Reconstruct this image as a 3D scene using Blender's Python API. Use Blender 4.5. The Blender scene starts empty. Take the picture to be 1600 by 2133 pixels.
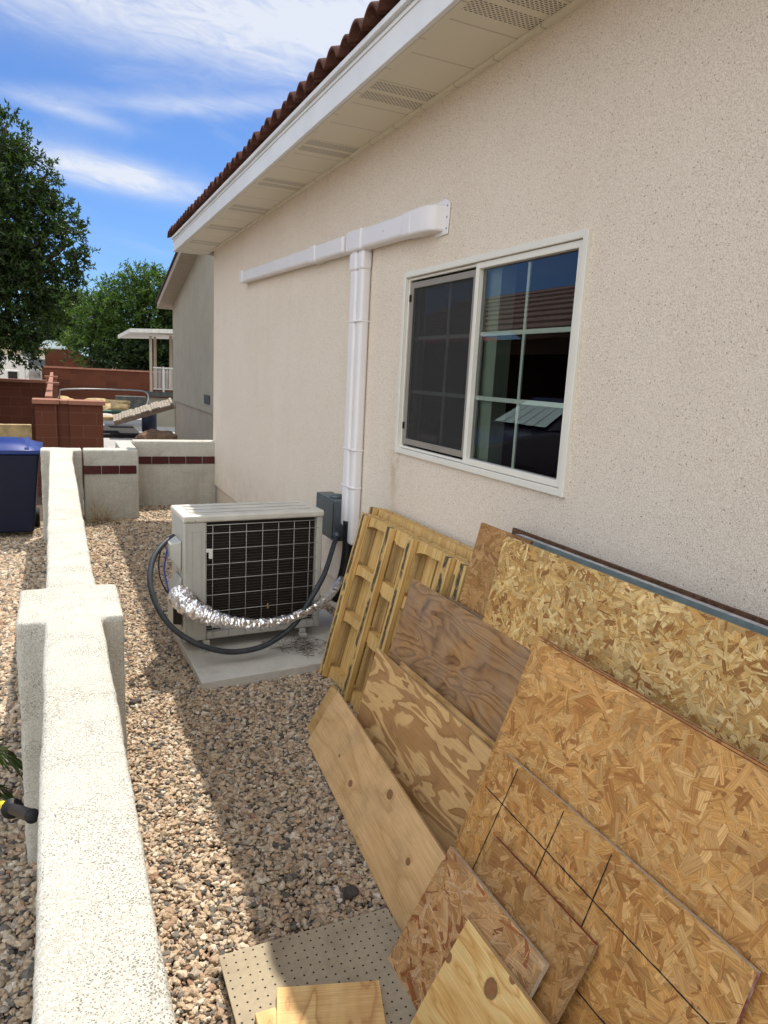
import bpy, bmesh, math, random
import numpy as np
from mathutils import Vector, Matrix, noise as mnoise
random.seed(7); rng = np.random.default_rng(11)
sc = bpy.context.scene
COL = sc.collection

# ------------------------------------------------------------------ camera
F_PX, YAW, PITCH, ROLL, CAM_H = 1471.346, 0.43906921, 0.19026353, 0.05162994, 1.6
def cam_axes():
    cy, sy = math.cos(YAW), math.sin(YAW)
    fwd = Vector((sy*math.cos(PITCH), cy*math.cos(PITCH), -math.sin(PITCH)))
    right = Vector((cy, -sy, 0)); up = right.cross(fwd)
    r2 = right*math.cos(ROLL) + up*math.sin(ROLL)
    u2 = -right*math.sin(ROLL) + up*math.cos(ROLL)
    return r2, u2, fwd
AR, AU, AF = cam_axes()
cd = bpy.data.cameras.new('camera'); cam = bpy.data.objects.new('camera', cd); COL.objects.link(cam)
cam.matrix_world = Matrix(((AR.x, AU.x, -AF.x, 0), (AR.y, AU.y, -AF.y, 0), (AR.z, AU.z, -AF.z, CAM_H), (0, 0, 0, 1)))
cd.sensor_fit = 'VERTICAL'; cd.sensor_height = 36.0; cd.sensor_width = 27.0
cd.lens = 36.0*F_PX/2133.0; cd.clip_start = 0.05; cd.clip_end = 2000
sc.camera = cam
def at(px, py, x=None, y=None, z=None):
    """point of the place seen at a photo pixel, on a plane x=, y= or z="""
    v = AR*((px-800)/F_PX) + AU*(-(py-1066.5)/F_PX) + AF
    if x is not None: t = x/v.x
    elif y is not None: t = y/v.y
    else: t = (z-CAM_H)/v.z
    return Vector((0, 0, CAM_H)) + v*t
def lean_at(px, py, g, s):
    v = AR*((px-800)/F_PX) + AU*(-(py-1066.5)/F_PX) + AF
    t = (g + s*CAM_H)/(v.x - s*v.z)
    return Vector((0, 0, CAM_H)) + v*t

# ------------------------------------------------------------------ light
SUN = Vector((0.25, 0.48, 1.0)).normalized()
sl = bpy.data.lights.new('sun', 'SUN'); sl.energy = 2.5; sl.angle = math.radians(0.5); sl.color = (1.0, 0.93, 0.82)
so = bpy.data.objects.new('sun', sl); COL.objects.link(so)
so.rotation_euler = SUN.to_track_quat('Z', 'Y').to_euler()
sc.view_settings.view_transform = 'Standard'; sc.view_settings.look = 'None'
sc.view_settings.gamma = 1.0; sc.view_settings.exposure = 1.30; sc.view_settings.use_curve_mapping = False
sc.cycles.max_bounces = 8; sc.cycles.diffuse_bounces = 5; sc.cycles.transparent_max_bounces = 12

w = bpy.data.worlds.new('World'); sc.world = w; w.use_nodes = True
wt = w.node_tree; wt.nodes.clear()
def wn(t, **k):
    n = wt.nodes.new(t)
    for a, b in k.items(): setattr(n, a, b)
    return n
sky = wn('ShaderNodeTexSky', sky_type='NISHITA', sun_disc=False)
sky.sun_elevation = math.asin(SUN.z); sky.sun_rotation = math.atan2(SUN.x, SUN.y)
sky.air_density = 1.0; sky.dust_density = 0.6; sky.ozone_density = 2.6; sky.altitude = 800
bg = wn('ShaderNodeBackground'); bg.inputs['Strength'].default_value = 0.12
wo = wn('ShaderNodeOutputWorld'); wt.links.new(bg.outputs[0], wo.inputs[0])
tc = wn('ShaderNodeTexCoord')
def wm(op, a, b=None, c=None):
    n = wn('ShaderNodeMath', operation=op)
    for i, v in enumerate((a, b, c)):
        if v is None: continue
        if isinstance(v, (int, float)): n.inputs[i].default_value = v
        else: wt.links.new(v, n.inputs[i])
    return n.outputs[0]
sp = wn('ShaderNodeSeparateXYZ'); wt.links.new(tc.outputs['Generated'], sp.inputs[0])
az = wm('ARCTAN2', sp.outputs[0], sp.outputs[1]); el = wm('ARCSINE', sp.outputs[2])
cmb = wn('ShaderNodeCombineXYZ'); wt.links.new(wm('MULTIPLY', az, 3.2), cmb.inputs[0]); wt.links.new(wm('MULTIPLY', el, 11), cmb.inputs[1])
# shear so the streaks drift down to the right
sh = wn('ShaderNodeVectorMath', operation='ADD'); wt.links.new(cmb.outputs[0], sh.inputs[0])
c2 = wn('ShaderNodeCombineXYZ'); wt.links.new(wm('MULTIPLY', az, 1.2), c2.inputs[1]); wt.links.new(c2.outputs[0], sh.inputs[1])
nz = wn('ShaderNodeTexNoise'); nz.inputs['Scale'].default_value = 1.6; nz.inputs['Detail'].default_value = 9; nz.inputs['Roughness'].default_value = 0.56; nz.inputs['Distortion'].default_value = 0.7
wt.links.new(sh.outputs[0], nz.inputs['Vector'])
nf = wn('ShaderNodeTexNoise'); nf.inputs['Scale'].default_value = 5.0; nf.inputs['Detail'].default_value = 8; nf.inputs['Roughness'].default_value = 0.6; nf.inputs['Distortion'].default_value = 1.2
wt.links.new(sh.outputs[0], nf.inputs['Vector'])
def blob(a0, e0, ra, re, k, amp, nm=0.9):
    # an elongated cloud bank centred on an azimuth and elevation, tilted by k
    da = wm('SUBTRACT', az, a0); de = wm('SUBTRACT', el, e0)
    de = wm('SUBTRACT', de, wm('MULTIPLY', da, k))
    de = wm('ADD', de, wm('MULTIPLY', wm('SUBTRACT', nz.outputs['Fac'], 0.5), re*nm))
    q = wm('ADD', wm('POWER', wm('ABSOLUTE', wm('DIVIDE', da, ra)), 2.0), wm('POWER', wm('ABSOLUTE', wm('DIVIDE', de, re)), 2.0))
    return wm('MULTIPLY', wm('EXPONENT', wm('MULTIPLY', q, -1.0)), amp)
cl = blob(0.20, 0.405, 0.30, 0.042, 0.06, 0.80)
for a in ((0.075, 0.224, 0.095, 0.016, -0.10, 1.1, 0.8), (0.18, 0.312, 0.22, 0.010, 0.10, 0.35, 1.5), (0.03, 0.283, 0.06, 0.008, -0.1, 0.4, 1.2),
          (0.40, 0.40, 0.16, 0.05, 0.2, 0.6, 1.5), (-1.3, 0.6, 0.7, 0.12, 0.1, 0.5, 1.5), (-2.6, 0.5, 0.6, 0.1, -0.1, 0.5, 1.5)):
    cl = wm('ADD', cl, blob(*a))
cl = wm('MULTIPLY', cl, wm('MULTIPLY_ADD', nf.outputs['Fac'], 1.5, 0.22))
cl = wm('ADD', cl, wm('MULTIPLY', wm('MAXIMUM', wm('SUBTRACT', nz.outputs['Fac'], 0.48), 0.0), 0.6))
# white fill added to the sky out of view, to neutralise the ambient light
sky_fill = wn('ShaderNodeMapRange'); sky_fill.interpolation_type = 'SMOOTHSTEP'; wt.links.new(wm('ABSOLUTE', wm('SUBTRACT', az, 0.15)), sky_fill.inputs[0])
sky_fill.inputs[1].default_value = 1.05; sky_fill.inputs[2].default_value = 1.6
vl = wm('MINIMUM', wm('MULTIPLY', sky_fill.outputs[0], wm('MULTIPLY_ADD', nf.outputs['Fac'], 0.7, 0.55)), 0.95)
cl = wm('MINIMUM', cl, 0.85)
tint = wn('ShaderNodeMix', data_type='RGBA', blend_type='MULTIPLY'); tint.inputs[0].default_value = 1.0
tint.inputs[7].default_value = (0.235, 0.325, 0.455, 1); wt.links.new(sky.outputs[0], tint.inputs[6])
mixc = wn('ShaderNodeMix', data_type='RGBA'); wt.links.new(cl, mixc.inputs[0]); wt.links.new(tint.outputs[2], mixc.inputs[6])
mixc.inputs[7].default_value = (3.0, 3.1, 3.3, 1)
mixv = wn('ShaderNodeMix', data_type='RGBA'); wt.links.new(vl, mixv.inputs[0]); wt.links.new(mixc.outputs[2], mixv.inputs[6]); mixv.inputs[7].default_value = (6.2, 6.35, 6.4, 1)
wt.links.new(mixv.outputs[2], bg.inputs['Color'])

# ------------------------------------------------------------------ materials
class Mt:
    def __init__(s, name, rough=0.8, spec=0.3):
        s.m = bpy.data.materials.new(name); s.m.use_nodes = True; s.t = s.m.node_tree
        s.b = s.t.nodes['Principled BSDF']; s.b.inputs['Roughness'].default_value = rough
        s.b.inputs['Specular IOR Level'].default_value = spec
        s._c = None
    def n(s, t, **k):
        n = s.t.nodes.new(t)
        for a, b in k.items(): setattr(n, a, b)
        return n
    def L(s, a, b): s.t.links.new(a, b)
    def put(s, sock, v):
        if isinstance(v, (int, float)): sock.default_value = v
        elif isinstance(v, (tuple, list)): sock.default_value = tuple(v) + ((1,) if len(v) == 3 and len(sock.default_value) == 4 else ())
        else: s.L(v, sock)
    def obj(s):
        if s._c is None: s._c = s.n('ShaderNodeTexCoord').outputs['Object']
        return s._c
    def uv(s, name='UVMap'): 
        n = s.n('ShaderNodeUVMap'); n.uv_map = name; return n.outputs[0]
    def scale(s, vec, v):
        n = s.n('ShaderNodeVectorMath', operation='MULTIPLY'); s.L(vec, n.inputs[0]); n.inputs[1].default_value = v; return n.outputs[0]
    def vadd(s, a, b):
        n = s.n('ShaderNodeVectorMath', operation='ADD'); s.put(n.inputs[0], a); s.put(n.inputs[1], b); return n.outputs[0]
    def noise(s, sc_, det=4, ro=0.55, vec=None, dist=0.0, col=False):
        n = s.n('ShaderNodeTexNoise'); n.inputs['Scale'].default_value = sc_; n.inputs['Detail'].default_value = det
        n.inputs['Roughness'].default_value = ro; n.inputs['Distortion'].default_value = dist
        s.L(vec if vec is not None else s.obj(), n.inputs['Vector']); return n.outputs['Color' if col else 'Fac']
    def vor(s, sc_, vec=None, feat='F1', out='Distance', rnd=1.0):
        n = s.n('ShaderNodeTexVoronoi'); n.feature = feat; n.inputs['Scale'].default_value = sc_; n.inputs['Randomness'].default_value = rnd
        s.L(vec if vec is not None else s.obj(), n.inputs['Vector']); return n.outputs[out]
    def math(s, op, a, b=None, c=None, clamp=False):
        n = s.n('ShaderNodeMath', operation=op); n.use_clamp = clamp
        for i, v in enumerate((a, b, c)):
            if v is not None: s.put(n.inputs[i], v)
        return n.outputs[0]
    def ss(s, v, a, b, inv=False):
        n = s.n('ShaderNodeMapRange'); n.interpolation_type = 'SMOOTHSTEP'; s.put(n.inputs[0], v)
        n.inputs[1].default_value = a; n.inputs[2].default_value = b
        n.inputs[3].default_value = 1.0 if inv else 0.0; n.inputs[4].default_value = 0.0 if inv else 1.0
        return n.outputs[0]
    def mix(s, f, a, b, mode='MIX'):
        n = s.n('ShaderNodeMix', data_type='RGBA', blend_type=mode); s.put(n.inputs[0], f); s.put(n.inputs[6], a); s.put(n.inputs[7], b); return n.outputs[2]
    def ramp(s, f, stops, interp='LINEAR'):
        n = s.n('ShaderNodeValToRGB'); s.L(f, n.inputs[0]); cr = n.color_ramp; cr.interpolation = interp
        while len(cr.elements) > 1: cr.elements.remove(cr.elements[-1])
        cr.elements[0].position = stops[0][0]; cr.elements[0].color = (*stops[0][1], 1)
        for p, c in stops[1:]:
            e = cr.elements.new(p); e.color = (*c, 1)
        return n.outputs[0]
    def sep(s, v):
        n = s.n('ShaderNodeSeparateXYZ'); s.L(v, n.inputs[0]); return n.outputs
    def comb(s, x=0, y=0, z=0):
        n = s.n('ShaderNodeCombineXYZ')
        for i, v in enumerate((x, y, z)): s.put(n.inputs[i], v)
        return n.outputs[0]
    def col(s, v): s.put(s.b.inputs['Base Color'], v); return s
    def rough(s, v): s.put(s.b.inputs['Roughness'], v); return s
    def bump(s, h, strength=0.5, dist=0.01):
        n = s.n('ShaderNodeBump'); n.inputs['Strength'].default_value = strength; n.inputs['Distance'].default_value = dist
        s.L(h, n.inputs['Height'])
        if s.b.inputs['Normal'].is_linked: s.L(s.b.inputs['Normal'].links[0].from_socket, n.inputs['Normal'])
        s.L(n.outputs[0], s.b.inputs['Normal']); return s
MAT = {}
def plain(name, c, rough=0.7, var=0.12, sc_=8, metal=0.0, spec=0.4, bump=0.0, bs=60):
    m = Mt(name, rough, spec); d = tuple(x*(1-var*2) for x in c)
    f = m.noise(sc_, 6, 0.6)
    m.col(m.mix(m.ss(f, 0.3, 0.7), d, c)); m.b.inputs['Metallic'].default_value = metal
    if bump: m.bump(m.noise(bs, 4), bump, 0.004)
    MAT[name] = m.m; return m.m

def mk_materials():
    # house stucco: cream with dark sand pits
    m = Mt('house_stucco', 0.9, 0.2)
    big = m.noise(1.3, 5, 0.6); c = m.mix(m.ss(big, 0.3, 0.7), (0.70, 0.61, 0.50), (0.76, 0.68, 0.575))
    gr = m.noise(190, 3, 0.7); c = m.mix(m.ss(gr, 0.38, 0.62), c, (0.84, 0.755, 0.65))
    v = m.vor(150, m.vadd(m.obj(), m.scale(m.noise(150, 2, col=True), (0.004, 0.004, 0.004)))); dn = m.noise(6, 4, 0.6); thr = m.math('MULTIPLY_ADD', dn, 0.34, 0.0)
    pit = m.math('LESS_THAN', v, thr); c = m.mix(m.math('MULTIPLY', pit, 0.6), c, (0.27, 0.195, 0.14))
    v2 = m.vor(46); pit2 = m.math('LESS_THAN', v2, 0.115); c = m.mix(m.math('MULTIPLY', pit2, 0.72), c, (0.15, 0.105, 0.08))
    gr2 = m.noise(260, 2, 0.6); c = m.mix(m.math('MULTIPLY', m.ss(gr2, 0.52, 0.62), 0.75), c, (0.47, 0.38, 0.30))
    stn = m.ss(m.noise(1.0, 5, 0.6, m.scale(m.obj(), (1, 5.0, 0.55))), 0.5, 0.75); c = m.mix(m.math('MULTIPLY', stn, 0.10), c, (0.50, 0.40, 0.30))
    hx = m.sep(m.obj()); gy = m.math('DIVIDE', m.math('SUBTRACT', hx[1], 0.475), 0.05); gs = m.math('MULTIPLY', m.math('EXPONENT', m.math('MULTIPLY', m.math('MULTIPLY', gy, gy), -1.0)), m.math('MULTIPLY', m.ss(hx[2], 0.72, 1.18), m.ss(hx[2], 1.19, 1.22, True)))
    c = m.mix(m.math('MULTIPLY', m.math('MULTIPLY', gs, m.ss(m.noise(16, 4, 0.6), 0.3, 0.6)), 0.55), c, (0.40, 0.26, 0.13))
    spl = m.math('MULTIPLY', m.ss(hx[2], 0.15, 0.75, True), m.ss(m.noise(9, 5, 0.65), 0.4, 0.7)); c = m.mix(m.math('MULTIPLY', spl, 0.35), c, (0.40, 0.31, 0.22))
    m.col(c); m.bump(m.noise(170, 4, 0.7), 0.9, 0.005).bump(pit, -0.5, 0.003).bump(m.noise(28, 4, 0.6), 0.5, 0.006); MAT['house_stucco'] = m.m
    # plain smoother stucco for foundation
    m = Mt('foundation_stucco', 0.9, 0.2); m.col(m.mix(m.noise(60, 4), (0.56, 0.48, 0.39), (0.68, 0.60, 0.5))); m.bump(m.noise(90, 4), 0.4, 0.003); MAT['foundation_stucco'] = m.m
    # yard wall stucco : pale with speckle
    m = Mt('wall_stucco', 0.93, 0.15)
    big = m.noise(2.2, 6, 0.6); c = m.mix(m.ss(big, 0.35, 0.75), (0.47, 0.46, 0.415), (0.41, 0.39, 0.335))
    fine = m.noise(150, 3, 0.75); c = m.mix(m.ss(fine, 0.42, 0.6), c, (0.57, 0.555, 0.50))
    v = m.vor(225, m.vadd(m.obj(), m.scale(m.noise(90, 2, col=True), (0.006, 0.006, 0.006)))); den = m.noise(7, 4, 0.6); thr = m.math('MULTIPLY_ADD', m.ss(den, 0.3, 0.72), 0.22, 0.20)
    pit = m.math('LESS_THAN', v, thr); c = m.mix(m.math('MULTIPLY', pit, 0.8), c, (0.13, 0.12, 0.09))
    rust = m.math('MULTIPLY', m.ss(m.noise(3.1, 5, 0.7), 0.66, 0.76), m.ss(m.noise(45, 3), 0.45, 0.6)); c = m.mix(m.math('MULTIPLY', rust, 0.6), c, (0.55, 0.36, 0.16))
    ce = m.vor(2.3, m.vadd(m.obj(), m.scale(m.noise(6, 4, col=True), (0.16, 0.16, 0.16))), 'DISTANCE_TO_EDGE'); ck = m.math('MULTIPLY', m.math('LESS_THAN', ce, 0.0035), m.ss(m.noise(1.7, 2), 0.47, 0.55))
    c = m.mix(m.math('MULTIPLY', ck, 0.28), c, (0.16, 0.13, 0.09)); wz = m.sep(m.obj())[2]
    gm = m.math('MULTIPLY', m.ss(m.noise(1.0, 5, 0.65, m.scale(m.obj(), (7, 7, 1.2))), 0.42, 0.7), m.ss(wz, 0.15, 0.75, True)); c = m.mix(m.math('MULTIPLY', gm, 0.4), c, (0.30, 0.25, 0.18))
    m.col(c); m.bump(ck, -0.6, 0.004); m.bump(m.noise(120, 5, 0.75), 0.9, 0.005).bump(m.noise(35, 3), 0.5, 0.006); MAT['wall_stucco'] = m.m
    m = Mt('tile_glaze', 0.25, 0.5); m.col(m.mix(m.noise(20), (0.045, 0.006, 0.008), (0.07, 0.010, 0.011))); MAT['tile_glaze'] = m.m
    # OSB
    def osb(name, sat):
        m = Mt(name, 0.72, 0.25)
        a = m.n('ShaderNodeVertexColor'); a.layer_name = 'Col'
        u = m.uv('UVMap'); g = m.noise(1.0, 4, 0.6, m.scale(u, (14, 330, 1)), 0.4)
        g2 = m.noise(1.0, 3, 0.6, m.scale(u, (30, 900, 1)))
        c = m.mix(m.ss(g, 0.36, 0.66), (0.76, 0.70, 0.64), (1.08, 1.08, 1.08)); c = m.mix(1.0, a.outputs[0], c, 'MULTIPLY')
        c = m.mix(m.ss(g2, 0.55, 0.70), c, m.mix(1.0, c, (0.55, 0.45, 0.36), 'MULTIPLY'))
        e = m.sep(m.uv('Edge')); ex = m.math('MINIMUM', e[0], m.math('SUBTRACT', 1.0, e[0])); ey = m.math('MINIMUM', e[1], m.math('SUBTRACT', 1.0, e[1]))
        ed = m.math('MAXIMUM', m.ss(ex, 0.0, 0.012, True), m.ss(ey, 0.0, 0.05, True)); jn = m.ss(m.noise(14, 3), 0.42, 0.6)
        c = m.mix(m.math('MULTIPLY', m.math('MULTIPLY', ed, jn), 0.75), c, (0.15, 0.075, 0.03)); c = m.mix(1.0, c, (0.95, 0.93, 0.92), 'MULTIPLY')
        st = m.ss(m.noise(3.5, 6, 0.65), 0.56, 0.78); c = m.mix(m.math('MULTIPLY', st, sat), c, (0.24, 0.15, 0.07))
        m.col(c); m.rough(m.math('MULTIPLY_ADD', g, 0.35, 0.45)); m.bump(m.noise(60, 4), 0.25, 0.002).bump(g, 0.3, 0.001); MAT[name] = m.m
    osb('osb_face', 0.22); osb('osb_weathered', 0.8)
    def edge(name, c1, c2, sc2=(3, 300, 300)):
        m = Mt(name, 0.85, 0.2); f = m.noise(1.0, 4, 0.6, m.scale(m.obj(), sc2)); m.col(m.mix(m.ss(f, 0.35, 0.65), c1, c2)); m.bump(f, 0.4, 0.002); MAT[name] = m.m
    edge('osb_edge', (0.20, 0.12, 0.06), (0.46, 0.31, 0.16), (60, 400, 400))
    edge('osb_edge_grey', (0.34, 0.27, 0.2), (0.52, 0.43, 0.33), (40, 300, 300))
    edge('osb_edge_red', (0.17, 0.035, 0.028), (0.26, 0.06, 0.045), (40, 200, 200))
    edge('osb_edge_pink', (0.19, 0.05, 0.045), (0.48, 0.36, 0.34), (18, 22, 22))
    edge('osb_edge_teal', (0.10, 0.19, 0.20), (0.33, 0.21, 0.11), (18, 200, 200))
    edge('ply_edge', (0.34, 0.20, 0.09), (0.62, 0.43, 0.22), (2, 2, 900))
    # plywood : contour style cathedral grain
    def ply(name, cols, su, sv, freq, dirt, knots=(), grey=0.0, off=0.0):
        cols = tuple((min(c_[0]*1.14, 0.85), c_[1]*1.07, c_[2]*0.90) for c_ in cols)
        m = Mt(name, 0.6, 0.3); o = m.obj(); xyz = m.sep(o)
        w_ = m.n('ShaderNodeMapping'); w_.inputs['Location'].default_value = (off, off*0.7, 0); w_.inputs['Scale'].default_value = (su, sv, 1); m.L(o, w_.inputs[0])
        h = m.noise(1.0, 3, 0.45, w_.outputs[0], 0.6)
        kd = None; kc = None
        for (ku, kv, kr, ks) in knots:
            du = m.math('DIVIDE', m.math('SUBTRACT', xyz[0], ku), ks); dv = m.math('SUBTRACT', xyz[1], kv)
            d = m.math('SQRT', m.math('ADD', m.math('MULTIPLY', du, du), m.math('MULTIPLY', dv, dv)))
            d = m.math('MULTIPLY_ADD', m.math('SUBTRACT', m.noise(60, 2), 0.5), kr*0.5, d)
            k = m.math('EXPONENT', m.math('DIVIDE', d, -kr*2.2)); h = m.math('MULTIPLY_ADD', k, 0.22, h)
            core = m.ss(d, kr*0.75, kr, True); kc = core if kc is None else m.math('MAXIMUM', kc, core)
            rim = m.math('MULTIPLY', m.ss(d, kr*0.72, kr*0.95), m.ss(d, kr, kr*1.25, True)); kd = rim if kd is None else m.math('MAXIMUM', kd, rim)
        fr = m.math('FRACT', m.math('MULTIPLY', h, freq))
        c = m.ramp(fr, [(0.0, cols[0]), (0.30, cols[1]), (0.62, cols[2]), (0.86, cols[1]), (0.97, cols[3]), (1.0, cols[0])])
        if name == 'ply_wavy': c = m.ramp(fr, [(0.0, cols[0]), (0.08, cols[1]), (0.40, cols[1]), (0.47, cols[2]), (0.88, cols[2]), (0.93, cols[3]), (1.0, cols[0])])
        st = m.noise(1.0, 5, 0.65, m.scale(o, (6, 260, 60))); c = m.mix(m.ss(st, 0.38, 0.66), m.mix(1.0, c, (0.80, 0.76, 0.70), 'MULTIPLY'), c)
        if kc is not None:
            c = m.mix(kc, c, m.mix(m.noise(120, 2), (0.22, 0.09, 0.035), (0.34, 0.17, 0.075))); c = m.mix(m.math('MULTIPLY', kd, 0.8), c, (0.10, 0.045, 0.02))
        dn = m.ss(m.noise(4.5, 6, 0.7), 0.42, 0.72); c = m.mix(m.math('MULTIPLY', dn, dirt), c, (0.16, 0.105, 0.07))
        if grey: 
            g3 = m.ss(m.noise(7, 5, 0.6), 0.40, 0.62); c = m.mix(m.math('MULTIPLY', g3, grey), c, (0.31, 0.225, 0.15))
            bl = m.math('MULTIPLY', m.ss(m.noise(9, 3, 0.5, m.scale(o, (1, 0.35, 1))), 0.62, 0.76), 0.45); c = m.mix(bl, c, (0.07, 0.07, 0.075))
        m.col(c); m.bump(st, 0.25, 0.001).bump(h, 0.1, 0.001); MAT[name] = m.m
    ply('ply_pale', ((0.60, 0.41, 0.225), (0.66, 0.465, 0.27), (0.70, 0.50, 0.30), (0.56, 0.37, 0.195)), 1.1, 5, 5, 0.25, ((0.476, -0.166, 0.011, 1.4), (0.729, -0.049, 0.014, 1.3), (0.993, -0.118, 0.010, 1.2), (0.30, -0.15, 0.005, 1.5)))
    ply('ply_wavy', ((0.36, 0.21, 0.095), (0.42, 0.25, 0.12), (0.66, 0.46, 0.245), (0.33, 0.19, 0.08)), 2.4, 8.5, 6.5, 0.2, off=3.1)
    ply('ply_strip', ((0.42, 0.26, 0.11), (0.5, 0.33, 0.15), (0.58, 0.40, 0.2), (0.34, 0.2, 0.08)), 2.0, 9, 6, 0.3, off=8)
    ply('ply_weathered', ((0.21, 0.11, 0.048), (0.31, 0.175, 0.08), (0.39, 0.24, 0.12), (0.12, 0.058, 0.024)), 2.0, 8, 11, 0.45, grey=0.4, off=5.3)
    ply('ply_dark', ((0.12, 0.07, 0.045), (0.18, 0.11, 0.07), (0.24, 0.16, 0.11), (0.08, 0.04, 0.025)), 2.0, 12, 6, 0.5, grey=0.4, off=1.3)
    ply('pine', ((0.62, 0.41, 0.17), (0.74, 0.53, 0.26), (0.80, 0.60, 0.32), (0.55, 0.34, 0.13)), 1.5, 9, 7, 0.12, ((0.153, -0.057, 0.019, 1.0), (0.004, -0.102, 0.011, 1.0), (0.191, 0.0, 0.008, 1.2), (-0.02, -0.30, 0.012, 1.0)), off=2.2)
    ply('pine_block', ((0.58, 0.39, 0.19), (0.70, 0.50, 0.26), (0.77, 0.58, 0.33), (0.45, 0.26, 0.12)), 5, 1.2, 6, 0.22, off=6.2)
    # pallet lumber (yellowish) and the black resin stripe
    m = Mt('pallet_wood', 0.7, 0.25); st = m.noise(1.0, 4, 0.6, m.scale(m.obj(), (110, 4, 110))); c = m.mix(m.ss(st, 0.32, 0.68), (0.46, 0.275, 0.09), (0.66, 0.45, 0.18))
    c = m.mix(m.math('MULTIPLY', m.ss(m.noise(6, 5, 0.65), 0.5, 0.75), 0.5), c, (0.25, 0.15, 0.06)); c = m.mix(m.ss(m.vor(26, m.scale(m.obj(), (1, 0.6, 1))), 0.07, 0.035), c, (0.16, 0.08, 0.03))
    m.col(c); m.bump(st, 0.3, 0.002); MAT['pallet_wood'] = m.m
    m = Mt('pallet_stripe', 0.75, 0.25); o = m.obj(); st = m.noise(1.0, 4, 0.6, m.scale(o, (110, 4, 110))); c = m.mix(m.ss(st, 0.32, 0.68), (0.46, 0.275, 0.09), (0.66, 0.45, 0.18))
    u = m.uv(); us = m.sep(u); du = m.math('ABSOLUTE', m.math('SUBTRACT', m.math('MULTIPLY_ADD', m.math('SUBTRACT', m.noise(5, 3), 0.5), 0.9, us[0]), 0.5))
    blk = m.math('MULTIPLY', m.ss(du, 0.12, 0.34, True), m.ss(m.noise(1.0, 5, 0.75, m.scale(o, (180, 26, 180))), 0.38, 0.46)); blk = m.math('MULTIPLY', blk, m.ss(m.noise(7.0, 3), 0.38, 0.46))
    c = m.mix(m.math('MULTIPLY', blk, 0.93), c, (0.028, 0.03, 0.028)); m.col(c); MAT['pallet_stripe'] = m.m
    # pegboard with round holes on a 25 mm grid
    m = Mt('pegboard', 0.75, 0.25); o = m.obj(); f = m.noise(70, 5, 0.7); c = m.mix(f, (0.25, 0.205, 0.135), (0.43, 0.365, 0.26))
    c = m.mix(m.math('MULTIPLY', m.ss(m.noise(9, 5, 0.6), 0.45, 0.75), 0.4), c, (0.17, 0.13, 0.09))
    x = m.sep(o); a = m.math('SUBTRACT', m.math('FRACT', m.math('DIVIDE', x[0], 0.0262)), 0.5); b = m.math('SUBTRACT', m.math('FRACT', m.math('DIVIDE', x[1], 0.0262)), 0.5)
    d = m.math('SQRT', m.math('ADD', m.math('MULTIPLY', a, a), m.math('MULTIPLY', b, b))); hole = m.math('LESS_THAN', d, 0.11)
    m.col(m.mix(hole, c, (0.012, 0.009, 0.006))); m.bump(hole, -0.6, 0.004); MAT['pegboard'] = m.m
    # concrete pad
    m = Mt('pad_concrete', 0.9, 0.2); c = m.mix(m.noise(12, 7, 0.65), (0.42, 0.40, 0.36), (0.58, 0.56, 0.52)); c = m.mix(m.math('MULTIPLY', m.ss(m.noise(3.2, 6, 0.7), 0.52, 0.74), 0.5), c, (0.22, 0.18, 0.13))
    c = m.mix(m.math('LESS_THAN', m.vor(60), 0.1), c, (0.12, 0.1, 0.08)); m.col(c); m.bump(m.noise(60, 5), 0.4, 0.003); MAT['pad_concrete'] = m.m
    # white painted / plastics / metals
    plain('fascia_white', (0.74, 0.76, 0.77), 0.45, 0.04, 3); plain('vinyl_frame', (0.72, 0.70, 0.63), 0.4, 0.03, 5); plain('duct_plastic', (0.76, 0.74, 0.75), 0.32, 0.02, 4)
    plain('ac_paint', (0.46, 0.45, 0.41), 0.42, 0.06, 6); plain('ac_lid', (0.58, 0.555, 0.49), 0.45, 0.09, 5, bump=0.1); plain('ac_wire', (0.42, 0.41, 0.38), 0.4, 0.05); plain('ac_dark', (0.012, 0.009, 0.007), 0.6, 0.2, 40)
    plain('fin_metal', (0.055, 0.045, 0.036), 0.5, 0.2, 30); plain('grey_metal', (0.105, 0.13, 0.145), 0.42, 0.08, 12, 0.3); plain('hose', (0.035, 0.042, 0.050), 0.5, 0.15, 20)
    plain('black_rubber', (0.007, 0.007, 0.008), 0.6, 0.2, 20); plain('blue_wire', (0.02, 0.05, 0.30), 0.4, 0.1); plain('yellow_plastic', (0.80, 0.72, 0.02), 0.4, 0.05)
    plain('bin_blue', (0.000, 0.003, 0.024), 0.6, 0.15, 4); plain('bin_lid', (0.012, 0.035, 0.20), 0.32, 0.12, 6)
    plain('teal_paint', (0.19, 0.25, 0.25), 0.55, 0.15, 14); plain('slab_white', (0.50, 0.50, 0.50), 0.6, 0.25, 25); plain('brown_board', (0.155, 0.075, 0.038), 0.8, 0.3, 60, bump=0.3)
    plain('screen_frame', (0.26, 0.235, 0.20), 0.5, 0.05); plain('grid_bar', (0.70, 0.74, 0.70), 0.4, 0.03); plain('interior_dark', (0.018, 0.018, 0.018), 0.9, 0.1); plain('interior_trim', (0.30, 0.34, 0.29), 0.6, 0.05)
    plain('neighbour_stucco', (0.37, 0.345, 0.275), 0.9, 0.05, 3, bump=0.2); plain('neighbour_trim', (0.37, 0.31, 0.25), 0.8, 0.06); plain('neighbour_base', (0.36, 0.32, 0.255), 0.9, 0.05, 3)
    plain('shingle', (0.06, 0.05, 0.045), 0.9, 0.2, 20); plain('porch_paint', (0.48, 0.40, 0.31), 0.7, 0.12, 6); plain('porch_white', (0.7, 0.69, 0.65), 0.6, 0.1, 12); plain('ledge_stone', (0.10, 0.105, 0.10), 0.9, 0.3, 7)
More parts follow.
